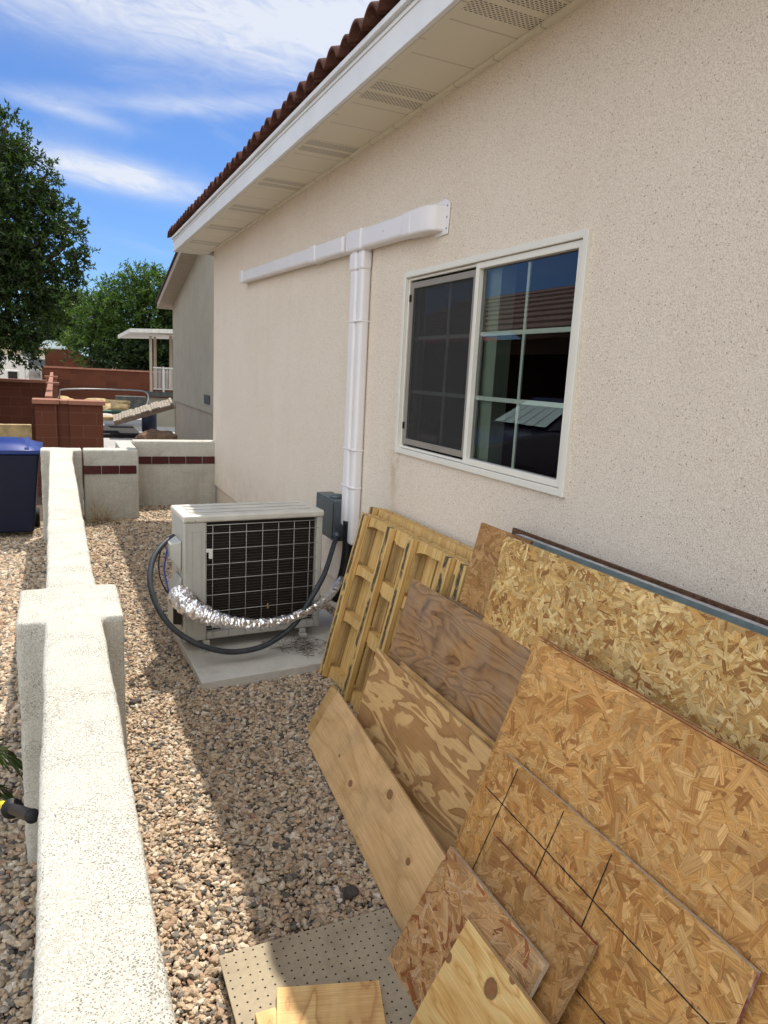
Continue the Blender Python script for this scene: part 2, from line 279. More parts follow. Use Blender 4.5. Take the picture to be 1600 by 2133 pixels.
    plain('boulder_tan', (0.52, 0.38, 0.19), 0.9, 0.25, 5, bump=0.8, bs=12); plain('boulder_brown', (0.16, 0.095, 0.06), 0.9, 0.25, 5, bump=0.8, bs=12); plain('old_plank', (0.36, 0.31, 0.25), 0.85, 0.25, 12); plain('void_dark', (0.02, 0.018, 0.016), 0.9)
    plain('umbrella_cloth', (0.50, 0.58, 0.58), 0.7, 0.05); plain('car_paint', (0.32, 0.31, 0.30), 0.35, 0.05); plain('white_paint', (0.68, 0.67, 0.64), 0.6, 0.06); plain('cream_wall', (0.55, 0.5, 0.36), 0.9, 0.06); plain('terracotta', (0.42, 0.20, 0.11), 0.9, 0.2, 9)
    plain('galvanised', (0.35, 0.35, 0.34), 0.4, 0.1, 10, 0.7); plain('pond_green', (0.03, 0.11, 0.07), 0.5, 0.3, 20); plain('van_paint', (0.035, 0.030, 0.042), 0.22, 0.05, 3, 0.2, 0.6); plain('sunshade', (0.42, 0.60, 0.55), 0.5, 0.05, 4); plain('garage_brown', (0.10, 0.065, 0.045), 0.85, 0.1)
    plain('roof_brown', (0.22, 0.155, 0.115), 0.85, 0.2, 9); plain('roof_red', (0.36, 0.05, 0.04), 0.8, 0.15, 9); plain('tyre', (0.01, 0.01, 0.01), 0.8); plain('bark', (0.10, 0.075, 0.055), 0.9, 0.3, 20, bump=0.5); plain('dry_stem', (0.52, 0.40, 0.22), 0.9, 0.2, 30)
    plain('dark_stone', (0.075, 0.062, 0.055), 0.8, 0.25, 25, bump=0.5); plain('dry_leaf', (0.30, 0.17, 0.06), 0.8, 0.2, 30); plain('debris', (0.15, 0.11, 0.07), 0.9, 0.3, 30); plain('marker_black', (0.02, 0.018, 0.016), 0.8)
    # soffit : slotted vent bands every third panel
    m = Mt('soffit_vinyl', 0.5, 0.35); o = m.obj(); x = m.sep(o); base = m.mix(m.noise(3, 3), (0.66, 0.62, 0.51), (0.72, 0.68, 0.56))
    P = 0.945; ph = m.math('FRACT', m.math('DIVIDE', m.math('SUBTRACT', x[1], 2.245), P)); yy = m.math('MULTIPLY', ph, P)
    def band(a, b_): return m.math('MULTIPLY', m.math('GREATER_THAN', yy, a), m.math('LESS_THAN', yy, b_))
    bands = m.math('MAXIMUM', band(0.0, 0.09), band(0.125, 0.215)); inx = m.math('MULTIPLY', m.math('GREATER_THAN', x[0], 1.345), m.math('LESS_THAN', x[0], 1.655))
    r = m.math('DIVIDE', yy, 0.0115); row = m.math('FLOOR', r); rf = m.math('FRACT', r)
    uu = m.math('FRACT', m.math('ADD', m.math('DIVIDE', x[0], 0.021), m.math('MULTIPLY', row, 0.5)))
    slot = m.math('MULTIPLY', m.math('LESS_THAN', uu, 0.66), m.math('LESS_THAN', rf, 0.48)); slot = m.math('MULTIPLY', m.math('MULTIPLY', slot, bands), inx)
    pf = m.math('FRACT', m.math('DIVIDE', m.math('SUBTRACT', x[1], 2.22), P/3)); seam = m.math('LESS_THAN', pf, 0.028)
    c = m.mix(m.math('MULTIPLY', seam, 0.5), base, (0.25, 0.22, 0.17)); c = m.mix(slot, c, (0.07, 0.055, 0.045)); m.col(c); m.bump(m.math('ADD', slot, m.ss(pf, 0.0, 0.06, True)), -0.5, 0.004); MAT['soffit_vinyl'] = m.m
    # clay tile
    m = Mt('clay_tile', 0.85, 0.2); c = m.mix(m.noise(9, 6, 0.65), (0.060, 0.025, 0.019), (0.120, 0.052, 0.038)); c = m.mix(m.math('MULTIPLY', m.ss(m.noise(25, 5, 0.7), 0.52, 0.72), 0.5), c, (0.21, 0.13, 0.10)); m.col(c); m.bump(m.noise(90, 4), 0.5, 0.003); MAT['clay_tile'] = m.m
    # glass
    m = Mt('window_glass'); t = m.t; t.nodes.remove(m.b); out = t.nodes['Material Output']
    tr = m.n('ShaderNodeBsdfTransparent'); tr.inputs[0].default_value = (0.80, 0.88, 0.84, 1); gl = m.n('ShaderNodeBsdfGlossy'); gl.inputs['Roughness'].default_value = 0.004; gl.inputs[0].default_value = (0.95, 0.93, 1.0, 1)
    lw = m.n('ShaderNodeFresnel'); lw.inputs[0].default_value = 1.55; mm = m.n('ShaderNodeMixShader'); m.L(m.math('MULTIPLY_ADD', lw.outputs[0], 1.0, 0.03), mm.inputs[0]); m.L(tr.outputs[0], mm.inputs[1]); m.L(gl.outputs[0], mm.inputs[2]); m.L(mm.outputs[0], out.inputs[0]); MAT['window_glass'] = m.m
    m = Mt('insect_screen', 0.7, 0.2); t = m.t; out = t.nodes['Material Output']; m.b.inputs['Base Color'].default_value = (0.050, 0.050, 0.048, 1)
    tr = m.n('ShaderNodeBsdfTransparent'); mm = m.n('ShaderNodeMixShader'); mm.inputs[0].default_value = 0.42; m.L(tr.outputs[0], mm.inputs[1]); m.L(m.b.outputs[0], mm.inputs[2]); m.L(mm.outputs[0], out.inputs[0]); MAT['insect_screen'] = m.m
    m = Mt('car_glass', 0.05, 0.6); m.b.inputs['Base Color'].default_value = (0.015, 0.02, 0.022, 1); MAT['car_glass'] = m.m
    # foil
    m = Mt('foil', 0.3, 0.5); m.b.inputs['Metallic'].default_value = 1.0; m.col(m.mix(m.ss(m.noise(70, 3), 0.63, 0.7), (0.93, 0.93, 0.96), (0.16, 0.04, 0.04))); m.bump(m.vor(38, m.vadd(m.obj(), m.scale(m.noise(22, 2, col=True), (0.04, 0.04, 0.04)))), 0.6, 0.010); MAT['foil'] = m.m
    # block masonry
    def blocks(name, c1, c2, mc, axis, bw=0.33, bh=0.166):
        m = Mt(name, 0.9, 0.15); x = m.sep(m.obj()); v = m.comb(x[axis], x[2], 0)
        n = m.n('ShaderNodeTexBrick'); m.L(v, n.inputs['Vector']); n.inputs['Scale'].default_value = 1.0; n.inputs['Brick Width'].default_value = bw; n.inputs['Row Height'].default_value = bh; n.inputs['Mortar Size'].default_value = 0.005; n.inputs['Mortar Smooth'].default_value = 0.1
        n.inputs['Color1'].default_value = (*c1, 1); n.inputs['Color2'].default_value = (*c2, 1); n.inputs['Mortar'].default_value = (*mc, 1)
        m.col(m.mix(m.math('MULTIPLY', m.noise(14, 6, 0.7), 0.3), n.outputs[0], (c1[0]*.6, c1[1]*.6, c1[2]*.6))); m.bump(n.outputs['Fac'], -0.5, 0.006).bump(m.noise(80, 4), 0.4, 0.003); MAT[name] = m.m
    blocks('red_block_x', (0.105, 0.036, 0.022), (0.12, 0.043, 0.026), (0.14, 0.066, 0.046), 0); blocks('red_block_y', (0.105, 0.036, 0.022), (0.12, 0.043, 0.026), (0.14, 0.066, 0.046), 1)
    blocks('red_block_far', (0.080, 0.026, 0.015), (0.115, 0.040, 0.021), (0.10, 0.042, 0.027), 0, 0.42, 0.21)
    plain('block_cap', (0.30, 0.135, 0.09), 0.9, 0.1, 6, bump=0.3)
    blocks('pale_paver', (0.50, 0.50, 0.48), (0.58, 0.57, 0.55), (0.36, 0.36, 0.34), 0, 0.6, 0.3)
    m = Mt('patio', 0.9, 0.2); n = m.n('ShaderNodeTexBrick'); m.L(m.obj(), n.inputs['Vector']); n.inputs['Scale'].default_value = 1; n.inputs['Brick Width'].default_value = 0.9; n.inputs['Row Height'].default_value = 0.6; n.inputs['Mortar Size'].default_value = 0.012
    n.inputs['Color1'].default_value = (0.36, 0.36, 0.35, 1); n.inputs['Color2'].default_value = (0.44, 0.43, 0.42, 1); n.inputs['Mortar'].default_value = (0.22, 0.21, 0.2, 1); m.col(m.mix(m.noise(5, 6), n.outputs[0], (0.36, 0.35, 0.34))); MAT['patio'] = m.m
    # soil under the gravel
    m = Mt('soil', 0.95, 0.1); m.col(m.mix(m.noise(60, 5, 0.7), (0.05, 0.036, 0.026), (0.13, 0.095, 0.07))); m.bump(m.noise(70, 4), 0.8, 0.01); MAT['soil'] = m.m
    m = Mt('far_ground', 0.95, 0.1); m.col(m.mix(m.noise(0.8, 6), (0.26, 0.21, 0.16), (0.38, 0.32, 0.25))); MAT['far_ground'] = m.m
    # pebbles : colour by stone
    m = Mt('pebble', 0.7, 0.3); oi = m.n('ShaderNodeObjectInfo').outputs['Random']
    c = m.ramp(oi, [(0.0, (0.07, 0.065, 0.06)), (0.06, (0.16, 0.145, 0.135)), (0.14, (0.34, 0.26, 0.18)), (0.22, (0.48, 0.36, 0.25)), (0.35, (0.56, 0.44, 0.31)), (0.48, (0.46, 0.31, 0.21)), (0.55, (0.62, 0.51, 0.38)), (0.68, (0.42, 0.37, 0.31)), (0.76, (0.66, 0.57, 0.45)), (0.86, (0.57, 0.41, 0.28)), (0.93, (0.74, 0.68, 0.59)), (0.985, (0.36, 0.20, 0.13))], 'CONSTANT')
    f = m.noise(2.2, 4, 0.65, m.vadd(m.obj(), m.comb(m.math('MULTIPLY', oi, 57.0), 0, 0))); c = m.mix(m.ss(f, 0.35, 0.7), m.mix(1.0, c, (0.70, 0.67, 0.64), 'MULTIPLY'), c); c = m.mix(0.10, c, (0.46, 0.44, 0.40)); c = m.mix(1.0, c, (1.04, 1.01, 0.96), 'MULTIPLY'); m.col(c); m.bump(f, 0.3, 0.3); MAT['pebble'] = m.m
    # leaves
    def leaf(name, tr=0.35):
        m = Mt(name, 0.45, 0.4); a = m.n('ShaderNodeVertexColor'); a.layer_name = 'Col'; m.col(a.outputs[0]); t = m.t; out = t.nodes['Material Output']
        tl = m.n('ShaderNodeBsdfTranslucent'); m.L(m.mix(1.0, a.outputs[0], (1.3, 1.5, 0.5), 'MULTIPLY'), tl.inputs[0]); mm = m.n('ShaderNodeMixShader'); mm.inputs[0].default_value = tr
        m.L(m.b.outputs[0], mm.inputs[1]); m.L(tl.outputs[0], mm.inputs[2]); m.L(mm.outputs[0], out.inputs[0]); MAT[name] = m.m
    leaf('leaf')
mk_materials()

# ------------------------------------------------------------------ builders
def thing(name, label, cat, loc=(0, 0, 0), rz=0.0, group=None):
    o = bpy.data.objects.new(name, None); COL.objects.link(o); o.location = loc; o.rotation_euler = (0, 0, rz)
    o.empty_display_size = 0.1; o['label'] = label; o['category'] = cat
    if group: o['group'] = group
    return o
def tag(o, label, cat, group=None):
    o['label'] = label; o['category'] = cat
    if group: o['group'] = group
    return o
class MB:
    """collects shapes in world (or, for a rotated thing, local) coordinates and links them as one mesh object"""
    def __init__(s): s.v = []; s.f = []; s.mi = []; s.cur = 0; s.sm = []; s.smooth = False
    def add(s, vs, fs):
        o = len(s.v); s.v += [tuple(p) for p in vs]
        for f in fs: s.f.append(tuple(i+o for i in f)); s.mi.append(s.cur); s.sm.append(s.smooth)
    def box(s, x0, x1, y0, y1, z0, z1):
        vs = [(x, y, z) for z in (z0, z1) for y in (y0, y1) for x in (x0, x1)]
        s.add(vs, [(0, 2, 3, 1), (4, 5, 7, 6), (0, 1, 5, 4), (2, 6, 7, 3), (0, 4, 6, 2), (1, 3, 7, 5)])
    def hexa(s, p):   # 8 points: bottom 4 loop, top 4 loop
        s.add(p, [(3, 2, 1, 0), (4, 5, 6, 7), (0, 1, 5, 4), (1, 2, 6, 5), (2, 3, 7, 6), (3, 0, 4, 7)])
    def prism(s, pts, d):   # planar loop extruded by vector d
        n = len(pts); d = Vector(d); vs = [Vector(p) for p in pts]; vs += [p+d for p in vs]
        s.add(vs, [tuple(range(n-1, -1, -1)), tuple(range(n, 2*n))] + [(i, (i+1) % n, n+(i+1) % n, n+i) for i in range(n)])
    def tube(s, pts, r, seg=10, cap=True):
        pts = [Vector(p) for p in pts]; n = len(pts); rs = r if isinstance(r, (list, tuple)) else [r]*n
        ref = Vector((0, 0, 1)); vs = []; pu = None
        for i, p in enumerate(pts):
            t = (pts[min(i+1, n-1)] - pts[max(i-1, 0)]).normalized()
            if pu is None: pu = t.cross(ref if abs(t.z) < 0.9 else Vector((1, 0, 0))).normalized()
            pu = (pu - t*pu.dot(t)).normalized(); w_ = t.cross(pu)
            for k in range(seg):
                a = 2*math.pi*k/seg; vs.append(p + (pu*math.cos(a) + w_*math.sin(a))*rs[i])
        fs = [(i*seg+k, i*seg+(k+1) % seg, (i+1)*seg+(k+1) % seg, (i+1)*seg+k) for i in range(n-1) for k in range(seg)]
        if cap: fs += [tuple(range(seg-1, -1, -1)), tuple((n-1)*seg+k for k in range(seg))]
        s.smooth = True; s.add(vs, fs); s.smooth = False
    def lathe(s, c, prof, seg=16, axis=(0, 0, 1)):
        ax = Vector(axis).normalized(); u = ax.cross(Vector((1, 0, 0)) if abs(ax.x) < 0.9 else Vector((0, 1, 0))).normalized(); w_ = ax.cross(u); c = Vector(c); n = len(prof)
        vs = [c + ax*h + (u*math.cos(2*math.pi*k/seg) + w_*math.sin(2*math.pi*k/seg))*r for r, h in prof for k in range(seg)]
        fs = [(i*seg+k, i*seg+(k+1) % seg, (i+1)*seg+(k+1) % seg, (i+1)*seg+k) for i in range(n-1) for k in range(seg)] + [tuple(range(seg-1, -1, -1)), tuple((n-1)*seg+k for k in range(seg))]
        s.smooth = True; s.add(vs, fs); s.smooth = False
    def build(s, name, mats, parent=None, local=False, bevel=0.0, bseg=2, recalc=True):
        me = bpy.data.meshes.new(name); off = Vector((0, 0, 0))
        if parent is not None and not local:
            off = Vector(parent.location); p = parent
            while p.parent: p = p.parent; off += Vector(p.location)
        me.from_pydata([(v[0]-off.x, v[1]-off.y, v[2]-off.z) for v in s.v], [], s.f)
        for m in (mats if isinstance(mats, (list, tuple)) else [mats]): me.materials.append(MAT[m])
        me.polygons.foreach_set('material_index', s.mi); me.polygons.foreach_set('use_smooth', s.sm)
        if recalc:
            b = bmesh.new(); b.from_mesh(me); bmesh.ops.recalc_face_normals(b, faces=b.faces); b.to_mesh(me); b.free()
        o = bpy.data.objects.new(name, me); COL.objects.link(o)
        if parent is not None: o.parent = parent
        if bevel:
            bv = o.modifiers.new('bevel', 'BEVEL'); bv.width = bevel; bv.segments = bseg; bv.limit_method = 'ANGLE'; bv.angle_limit = math.radians(40)
            if bseg > 1: me.polygons.foreach_set('use_smooth', [True]*len(me.polygons)); md = o.modifiers.new('wn', 'WEIGHTED_NORMAL')
        return o
def struct(o): o['kind'] = 'structure'; return o
def catmull(pts, n=10):
    P = [Vector(p) for p in pts]; P = [2*P[0]-P[1]] + P + [2*P[-1]-P[-2]]; out = []
    for i in range(1, len(P)-2):
        for k in range(n):
            t = k/n; a, b, c, d = P[i-1], P[i], P[i+1], P[i+2]
            out.append(0.5*((2*b) + (c-a)*t + (2*a-5*b+4*c-d)*t*t + (3*b-a-3*c+d)*t**3))
    out.append(P[-2]); return out

WX = 1.68      # plane of the house wall
# ------------------------------------------------------------------ ground
b = MB(); b.box(-150, 150, -60, 260, -0.9, -0.26); g = struct(b.build('ground', 'far_ground'))
b = MB(); b.box(0.0, WX+1.4, -1.5, 8.6, -0.4, -0.012); struct(b.build('gravel_bed', 'soil'))
b = MB(); b.box(-8.0, 0.0, -2.0, 13.0, -0.5, -0.212); struct(b.build('lower_gravel_bed', 'soil'))
b = MB(); b.box(-0.1, 9.0, 8.7, 40, -0.5, -0.1); struct(b.build('patio', 'patio'))

# ------------------------------------------------------------------ low stucco yard wall
def rough_block(name, loop, z0, z1, parent, vox=0.011, amp=0.006, bev=0.014):
    b = MB(); b.prism([(x, y, z0) for x, y in loop], (0, 0, z1-z0)); o = b.build(name, 'wall_stucco', parent)
    bv = o.modifiers.new('b', 'BEVEL'); bv.width = bev; bv.segments = 3; bv.limit_method = 'ANGLE'
    r = o.modifiers.new('r', 'REMESH'); r.mode = 'VOXEL'; r.voxel_size = vox; r.use_smooth_shade = True
    for sz, st in ((0.05, amp), (0.35, amp*2.2)):
        t = bpy.data.textures.new('rough', 'CLOUDS'); t.noise_scale = sz; t.noise_depth = 2
        d = o.modifiers.new('d', 'DISPLACE'); d.texture = t; d.strength = st; d.mid_level = 0.5; d.texture_coords = 'LOCAL'
    return o
yw = thing('yard_wall', 'long low white stucco wall with two pilasters running away beside the gravel strip', 'wall', (0.03, 2.5, -0.22))
L, Rr = -0.058, 0.125
loop = [(L, -0.6), (Rr, -0.6), (Rr, 2.55), (0.2, 2.55), (0.2, 2.95), (Rr, 2.95), (Rr, 7.0), (Rr+0.02, 7.64), (0.225, 7.64), (0.225, 7.86), (-0.15, 7.86), (-0.15, 7.64), (L-0.01, 7.64), (L, 2.95), (-0.148, 2.95), (-0.148, 2.55), (L, 2.55)]
rough_block('wall_body', loop, -0.3, 0.72, yw)
def tile_wall(x0, x1, y, zt, zb, n, h0, h1, label, extra=None, loop=None):
    t = thing('tiled_wall', label, 'wall', ((x0+x1)/2, y, 0), group='cream stucco walls with a tile band closing the gravel strip')
    rough_block('wall_body', loop or [(x0, y), (x1, y), (x1, y+0.2), (x0, y+0.2)], zb, zt, t, 0.012, 0.004, 0.012)
    wdt = 0.185 if n == 3 else 0.2
    tw = (x1-x0-0.03)/n if extra is None else extra
    x = x0+0.012
    while x < x1-0.03:
        e = min(x+tw-0.007, x1-0.006); b = MB(); b.box(x, e, y-0.009, y+0.02, h0, h1); b.build('band_tile', 'tile_glaze', t, bevel=0.002, bseg=1); x += tw
    return t
tile_wall(0.225, 0.765, 7.655, 0.722, -0.1, 3, 0.475, 0.56, 'short cream stucco wall with three dark red tiles at the end of the low wall', loop=[(0.236, 7.655), (0.765, 7.655), (0.765, 8.55), (0.60, 8.55), (0.60, 7.86), (0.236, 7.86)])
tile_wall(0.775, 1.70, 8.33, 0.745, -0.1, 5, 0.485, 0.57, 'set-back cream stucco wall with five dark red tiles meeting the house corner', extra=0.188)

# ------------------------------------------------------------------ the house
HY0, HY1, ZS = -2.6, 8.42, 2.89      # wall ends, soffit height
wy0, wy1, wz0, wz1 = 2.03, 3.45, 1.20, 2.125
house = thing('stucco_house', 'beige speckled stucco house with white eave and clay tile roof on the right', 'house', (2.6, 3.0, 0.0))
b = MB()
def wq(y0, y1, z0, z1): b.add([(WX, y0, z0), (WX, y1, z0), (WX, y1, z1), (WX, y0, z1)], [(0, 3, 2, 1)])
ZB = 0.235
wq(HY0, wy0, ZB, ZS+0.02); wq(wy1, HY1, ZB, ZS+0.02); wq(wy0, wy1, ZB, wz0); wq(wy0, wy1, wz1, ZS+0.02)
b.add([(WX, HY1, ZB), (WX+5, HY1, ZB), (WX+5, HY1, ZS+0.02), (WX, HY1, ZS+0.02)], [(0, 1, 2, 3)])
b.add([(WX, HY0, ZB), (WX+0.04, HY0, ZB), (WX+0.04, HY1, ZB), (WX, HY1, ZB)], [(0, 1, 2, 3)])
for (ya, yb, za, zb) in ((wy0, wy0, wz0, wz1), (wy1, wy1, wz0, wz1)): b.add([(WX, ya, za), (WX+0.12, ya, za), (WX+0.12, ya, zb), (WX, ya, zb)], [(0, 1, 2, 3)])
for z in (wz0, wz1): b.add([(WX, wy0, z), (WX+0.12, wy0, z), (WX+0.12, wy1, z), (WX, wy1, z)], [(0, 1, 2, 3)])
b.build('wall', 'house_stucco', house, recalc=False)
b = MB(); b.box(WX+0.035, WX+4.9, HY0, HY1-0.03, -0.3, ZB-0.002); b.build('foundation', 'foundation_stucco', house)
b = MB(); b.box(1.315, WX+0.006, HY0, 8.80, ZS, ZS+0.012); sf = b.build('soffit', 'soffit_vinyl', house)
sf.data.transform(Matrix.Translation(house.location)); sf.location = -Vector(house.location)
b = MB(); b.box(WX-0.028, WX-0.001, HY0, HY1, ZS-0.016, ZS-0.001); b.box(1.317, 1.345, HY0, 8.79, ZS-0.010, ZS-0.001); b.build('soffit_trim', 'soffit_vinyl', house)
b = MB(); b.box(1.292, 1.314, HY0, 8.83, ZS-0.012, 3.022); b.box(1.270, 1.292, HY0, 8.84, 3.010, 3.034); b.box(1.286, 1.2915, HY0, 8.832, 2.985, 3.0); b.box(1.316, WX+0.3, 8.802, 8.825, ZS-0.011, 3.02); b.build('fascia', 'fascia_white', house, bevel=0.003)
# curved clay tiles : one rolled sheet per column of tiles, each a little out of line
def roof_tiles():
    b = MB(); b.smooth = True; per = 0.159; y = HY0; k = 0
    ca, sa = math.cos(math.radians(20)), math.sin(math.radians(20)); N = 14; th = 0.017
    while y < 8.9:
        for course in range(6):
            dx = random.uniform(-0.008, 0.008); dz = random.uniform(-0.004, 0.004); l0 = course*0.33 - (0.03 if course else 0); l1 = course*0.33+0.36; lift = 0.012*course*0
            vs = []; 
            for q, l in enumerate((l0, l1)):
                up = 0.016*(1-q)
                for side in (0, 1):
                    for i in range(N+1):
                        f = i/N; pr_ = 0.034*math.sin(2*math.pi*(f-0.25)) ; pr_ = 0.040*(abs(math.sin(math.pi*f))**0.8)*2-0.04
                        yy_ = y + per*f; x = 1.247 + dx + l*ca; z = 3.058 + dz + l*sa + pr_*0.74 + up + side*th
                        if f > 0.86: z = max(z, 3.058+dz+l*sa-0.024+up+side*th)
                        vs.append((x, yy_, z))
            n1 = N+1; fs = []
            for i in range(N):
                fs.append((n1+i, n1+i+1, 3*n1+i+1, 3*n1+i)); fs.append((i+1, i, 2*n1+i, 2*n1+i+1)); fs.append((i, i+1, n1+i+1, n1+i))
            fs.append((0, n1, 3*n1, 2*n1)); fs.append((N, 2*n1+N, 3*n1+N, n1+N)); b.add(vs, fs)
        y += per
    return b.build('roof', 'clay_tile', house)
roof = roof_tiles()
b = MB(); ca, sa = math.cos(math.radians(20)), math.sin(math.radians(20))
b.prism([(1.30, HY0, 3.02), (1.30+2.2*ca, HY0, 3.02+2.2*sa), (1.30+2.2*ca+1.5, HY0, 3.02+2.2*sa), (3.6, HY0, 2.91), (1.32, HY0, 2.91)], (0, 8.80-HY0, 0)); b.build('roof_deck', 'roof_brown', house)
# ---- window of the house (opening y 2.03..3.45, z 1.20..2.125)
win = MB()
def frame(b, y0, y1, z0, z1, w_, x0, x1):
    b.box(x0, x1, y0, y0+w_, z0, z1); b.box(x0, x1, y1-w_, y1, z0, z1); b.box(x0, x1, y0+w_, y1-w_, z0, z0+w_); b.box(x0, x1, y0+w_, y1-w_, z1-w_, z1)
frame(win, wy0-0.003, wy1+0.003, wz0-0.003, wz1+0.003, 0.028, WX-0.016, WX+0.05)
window = win.build('window', 'vinyl_frame', house, bevel=0.003)
ymid = at(985, 760, x=WX).y     # centre stile
b = MB(); frame(b, wy0+0.027, ymid+0.022, wz0+0.027, wz1-0.027, 0.026, WX-0.006, WX+0.035); b.build('fixed_sash', 'vinyl_frame', window, bevel=0.003)
b = MB(); frame(b, ymid+0.023, wy1-0.027, wz0+0.027, wz1-0.027, 0.012, WX+0.002, WX+0.02); b.build('sash_track', 'vinyl_frame', window, bevel=0.002)
b = MB(); frame(b, ymid+0.024, wy1-0.05, wz0+0.05, wz1-0.05, 0.030, WX+0.004, WX+0.016); b.build('screen_frame', 'screen_frame', window, bevel=0.002)
b = MB(); b.box(WX+0.009, WX+0.0105, ymid+0.05, wy1-0.078, wz0+0.078, wz1-0.078); b.build('insect_screen', 'insect_screen', window)
for zz in (1.33, 1.98): b = MB(); b.box(WX-0.004, WX+0.004, wy1-0.066, wy1-0.053, zz, zz+0.035); b.build('screen_latch', 'black_rubber', window)
for nm, ya, yb, xg in (('fixed_pane', wy0+0.052, ymid-0.003, WX+0.018), ('sliding_pane', ymid-0.02, wy1-0.04, WX+0.040)):
    b = MB(); b.add([(xg, ya, wz0+0.04), (xg, yb, wz0+0.04), (xg, yb, wz1-0.04), (xg, ya, wz1-0.04)], [(0, 3, 2, 1)]); b.build(nm, 'window_glass', window, recalc=False)
    b = MB(); h = (wz1-wz0-0.1)/3; ym = (ya+yb)/2+0.0
    for i in (1, 2): b.box(xg+0.006, xg+0.012, ya, yb, wz0+0.05+h*i-0.009, wz0+0.05+h*i+0.009)
    for i in range(3): b.box(xg+0.006, xg+0.012, ym-0.008, ym+0.008, wz0+0.05+h*i+(0.0 if i == 0 else 0.009), wz0+0.05+h*(i+1)-0.009)
    b.build('pane_grid', 'grid_bar', window)
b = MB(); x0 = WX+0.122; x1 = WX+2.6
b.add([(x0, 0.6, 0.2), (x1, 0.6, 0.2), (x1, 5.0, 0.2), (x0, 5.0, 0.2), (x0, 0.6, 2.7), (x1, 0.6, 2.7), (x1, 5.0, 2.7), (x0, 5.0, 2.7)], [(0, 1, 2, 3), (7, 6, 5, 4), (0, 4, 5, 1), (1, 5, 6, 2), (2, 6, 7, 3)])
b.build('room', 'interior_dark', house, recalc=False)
b = MB(); frame(b, wy0-0.0, wy1+0.0, wz0+0.0, wz1-0.0, 0.02, WX+0.053, WX+0.12); b.box(WX+0.056, WX+0.13, ymid-0.09, ymid+0.02, wz0+0.021, wz1-0.021); b.build('window_jamb', 'interior_trim', window)

# ------------------------------------------------------------------ line-set cover on the wall
duct = thing('line_set_cover', 'white plastic conduit cover on the house wall, long run with a downpipe', 'pipe cover', (1.64, 4.0, 2.3))
def rbox(y0, y1, zc0, zc1, h, x0=1.602, bev=0.018):
    b = MB(); p = []
    for (y, zc) in ((y0, zc0), (y1, zc1)): p += [(x0, y, zc-h/2), (WX-0.001, y, zc-h/2), (WX-0.001, y, zc+h/2), (x0, y, zc+h/2)]
    b.hexa(p); return b
def zc(y): return 2.333 + (y-3.0)*0.0265
def seg(name, y0, y1, h, x0, bv=0.02): rbox(y0, y1, zc(y0), zc(y1), h, x0).build(name, 'duct_plastic', duct, bevel=bv, bseg=4)
seg('cover_run', 4.78, 6.78, 0.100, 1.604); seg('cover_run', 4.2, 4.76, 0.104, 1.603); seg('cover_run', 3.34, 3.95, 0.112, 1.602)
seg('joint_sleeve', 4.70, 4.83, 0.116, 1.597, 0.018); seg('end_cap', 6.74, 6.85, 0.112, 1.598, 0.014); seg('tee_piece', 3.90, 4.13, 0.120, 1.595, 0.016)
seg('elbow_sleeve', 3.27, 3.38, 0.122, 1.597, 0.02)
b = MB(); pts = []
prof = [(3.30, 1.600), (3.2, 1.600), (3.13, 1.606), (3.085, 1.628), (3.065, 1.675)]
for y, x in prof: pts.append((x, y))
vs = []
n = len(pts)
for x, y in pts: vs += [(x, y, zc(y)-0.06), (x, y, zc(y)+0.06)]
vs += [(WX, 3.30, zc(3.3)-0.06), (WX, 3.30, zc(3.3)+0.06)]
b.add(vs, [(2*i, 2*i+2, 2*i+3, 2*i+1) for i in range(n-1)] + [tuple(2*i for i in range(n)) + (2*n,), tuple(2*i+1 for i in range(n-1, -1, -1)) + (2*n+1,)])
b.build('wall_elbow', 'duct_plastic', duct, bevel=0.014, bseg=4)
b = MB(); b.prism([(WX-0.009, 3.03+0.0, zc(3.05)-0.075), (WX-0.009, 3.15, zc(3.05)-0.078), (WX-0.009, 3.15, zc(3.05)+0.078), (WX-0.009, 3.06, zc(3.05)+0.085), (WX-0.009, 3.02, zc(3.05)+0.06)], (0.008, 0, 0)); b.build('wall_flange', 'duct_plastic', duct, bevel=0.004)
for zz in (-0.05, 0.0, 0.05): b = MB(); b.lathe((WX-0.010, 3.04, zc(3.04)+zz), [(0.004, -0.001), (0.004, 0.001)], 8, (1, 0, 0)); b.build('flange_screw', 'grey_metal', duct)
b = MB(); b.box(1.613, WX-0.001, 3.988, 4.084, 0.655, 2.33); b.build('downpipe', 'duct_plastic', duct, bevel=0.022, bseg=4)
b = MB(); b.box(1.618, WX-0.001, 3.905, 3.975, 0.56, 2.33); b.build('downpipe', 'duct_plastic', duct, bevel=0.02, bseg=4)
for (yy, hh) in ((3.6, 0.03), (5.3, 0.03), (6.2, 0.03)):
    b = MB(); b.lathe((1.600, yy, zc(yy)), [(0.0035, 0), (0.0025, 0.0015)], 8, (-1, 0, 0)); b.build('cover_screw', 'galvanised', duct)
for zz in (1.90, 1.145, 0.915): 
    b = MB(); b.box(1.610, WX-0.001, 3.903, 4.087, zz, zz+0.010); b.build('pipe_strap', 'duct_plastic', duct, bevel=0.004)
b = MB(); b.box(1.606, WX-0.002, 3.983, 4.090, 2.19, 2.30); b.box(1.612, WX-0.002, 3.898, 3.978, 2.19, 2.30); b.build('tee_collar', 'duct_plastic', duct, bevel=0.018, bseg=3)
b = MB(); b.tube(catmull([(1.64, 4.0, 0.70), (1.635, 3.99, 0.5), (1.60, 3.97, 0.33), (1.52, 3.93, 0.22)]), 0.036, 10); b.tube(catmull([(1.655, 3.88, 0.60), (1.65, 3.9, 0.4), (1.63, 3.9, 0.15), (1.6, 3.88, 0.06)]), 0.018, 8); b.build('black_line', 'black_rubber', duct)

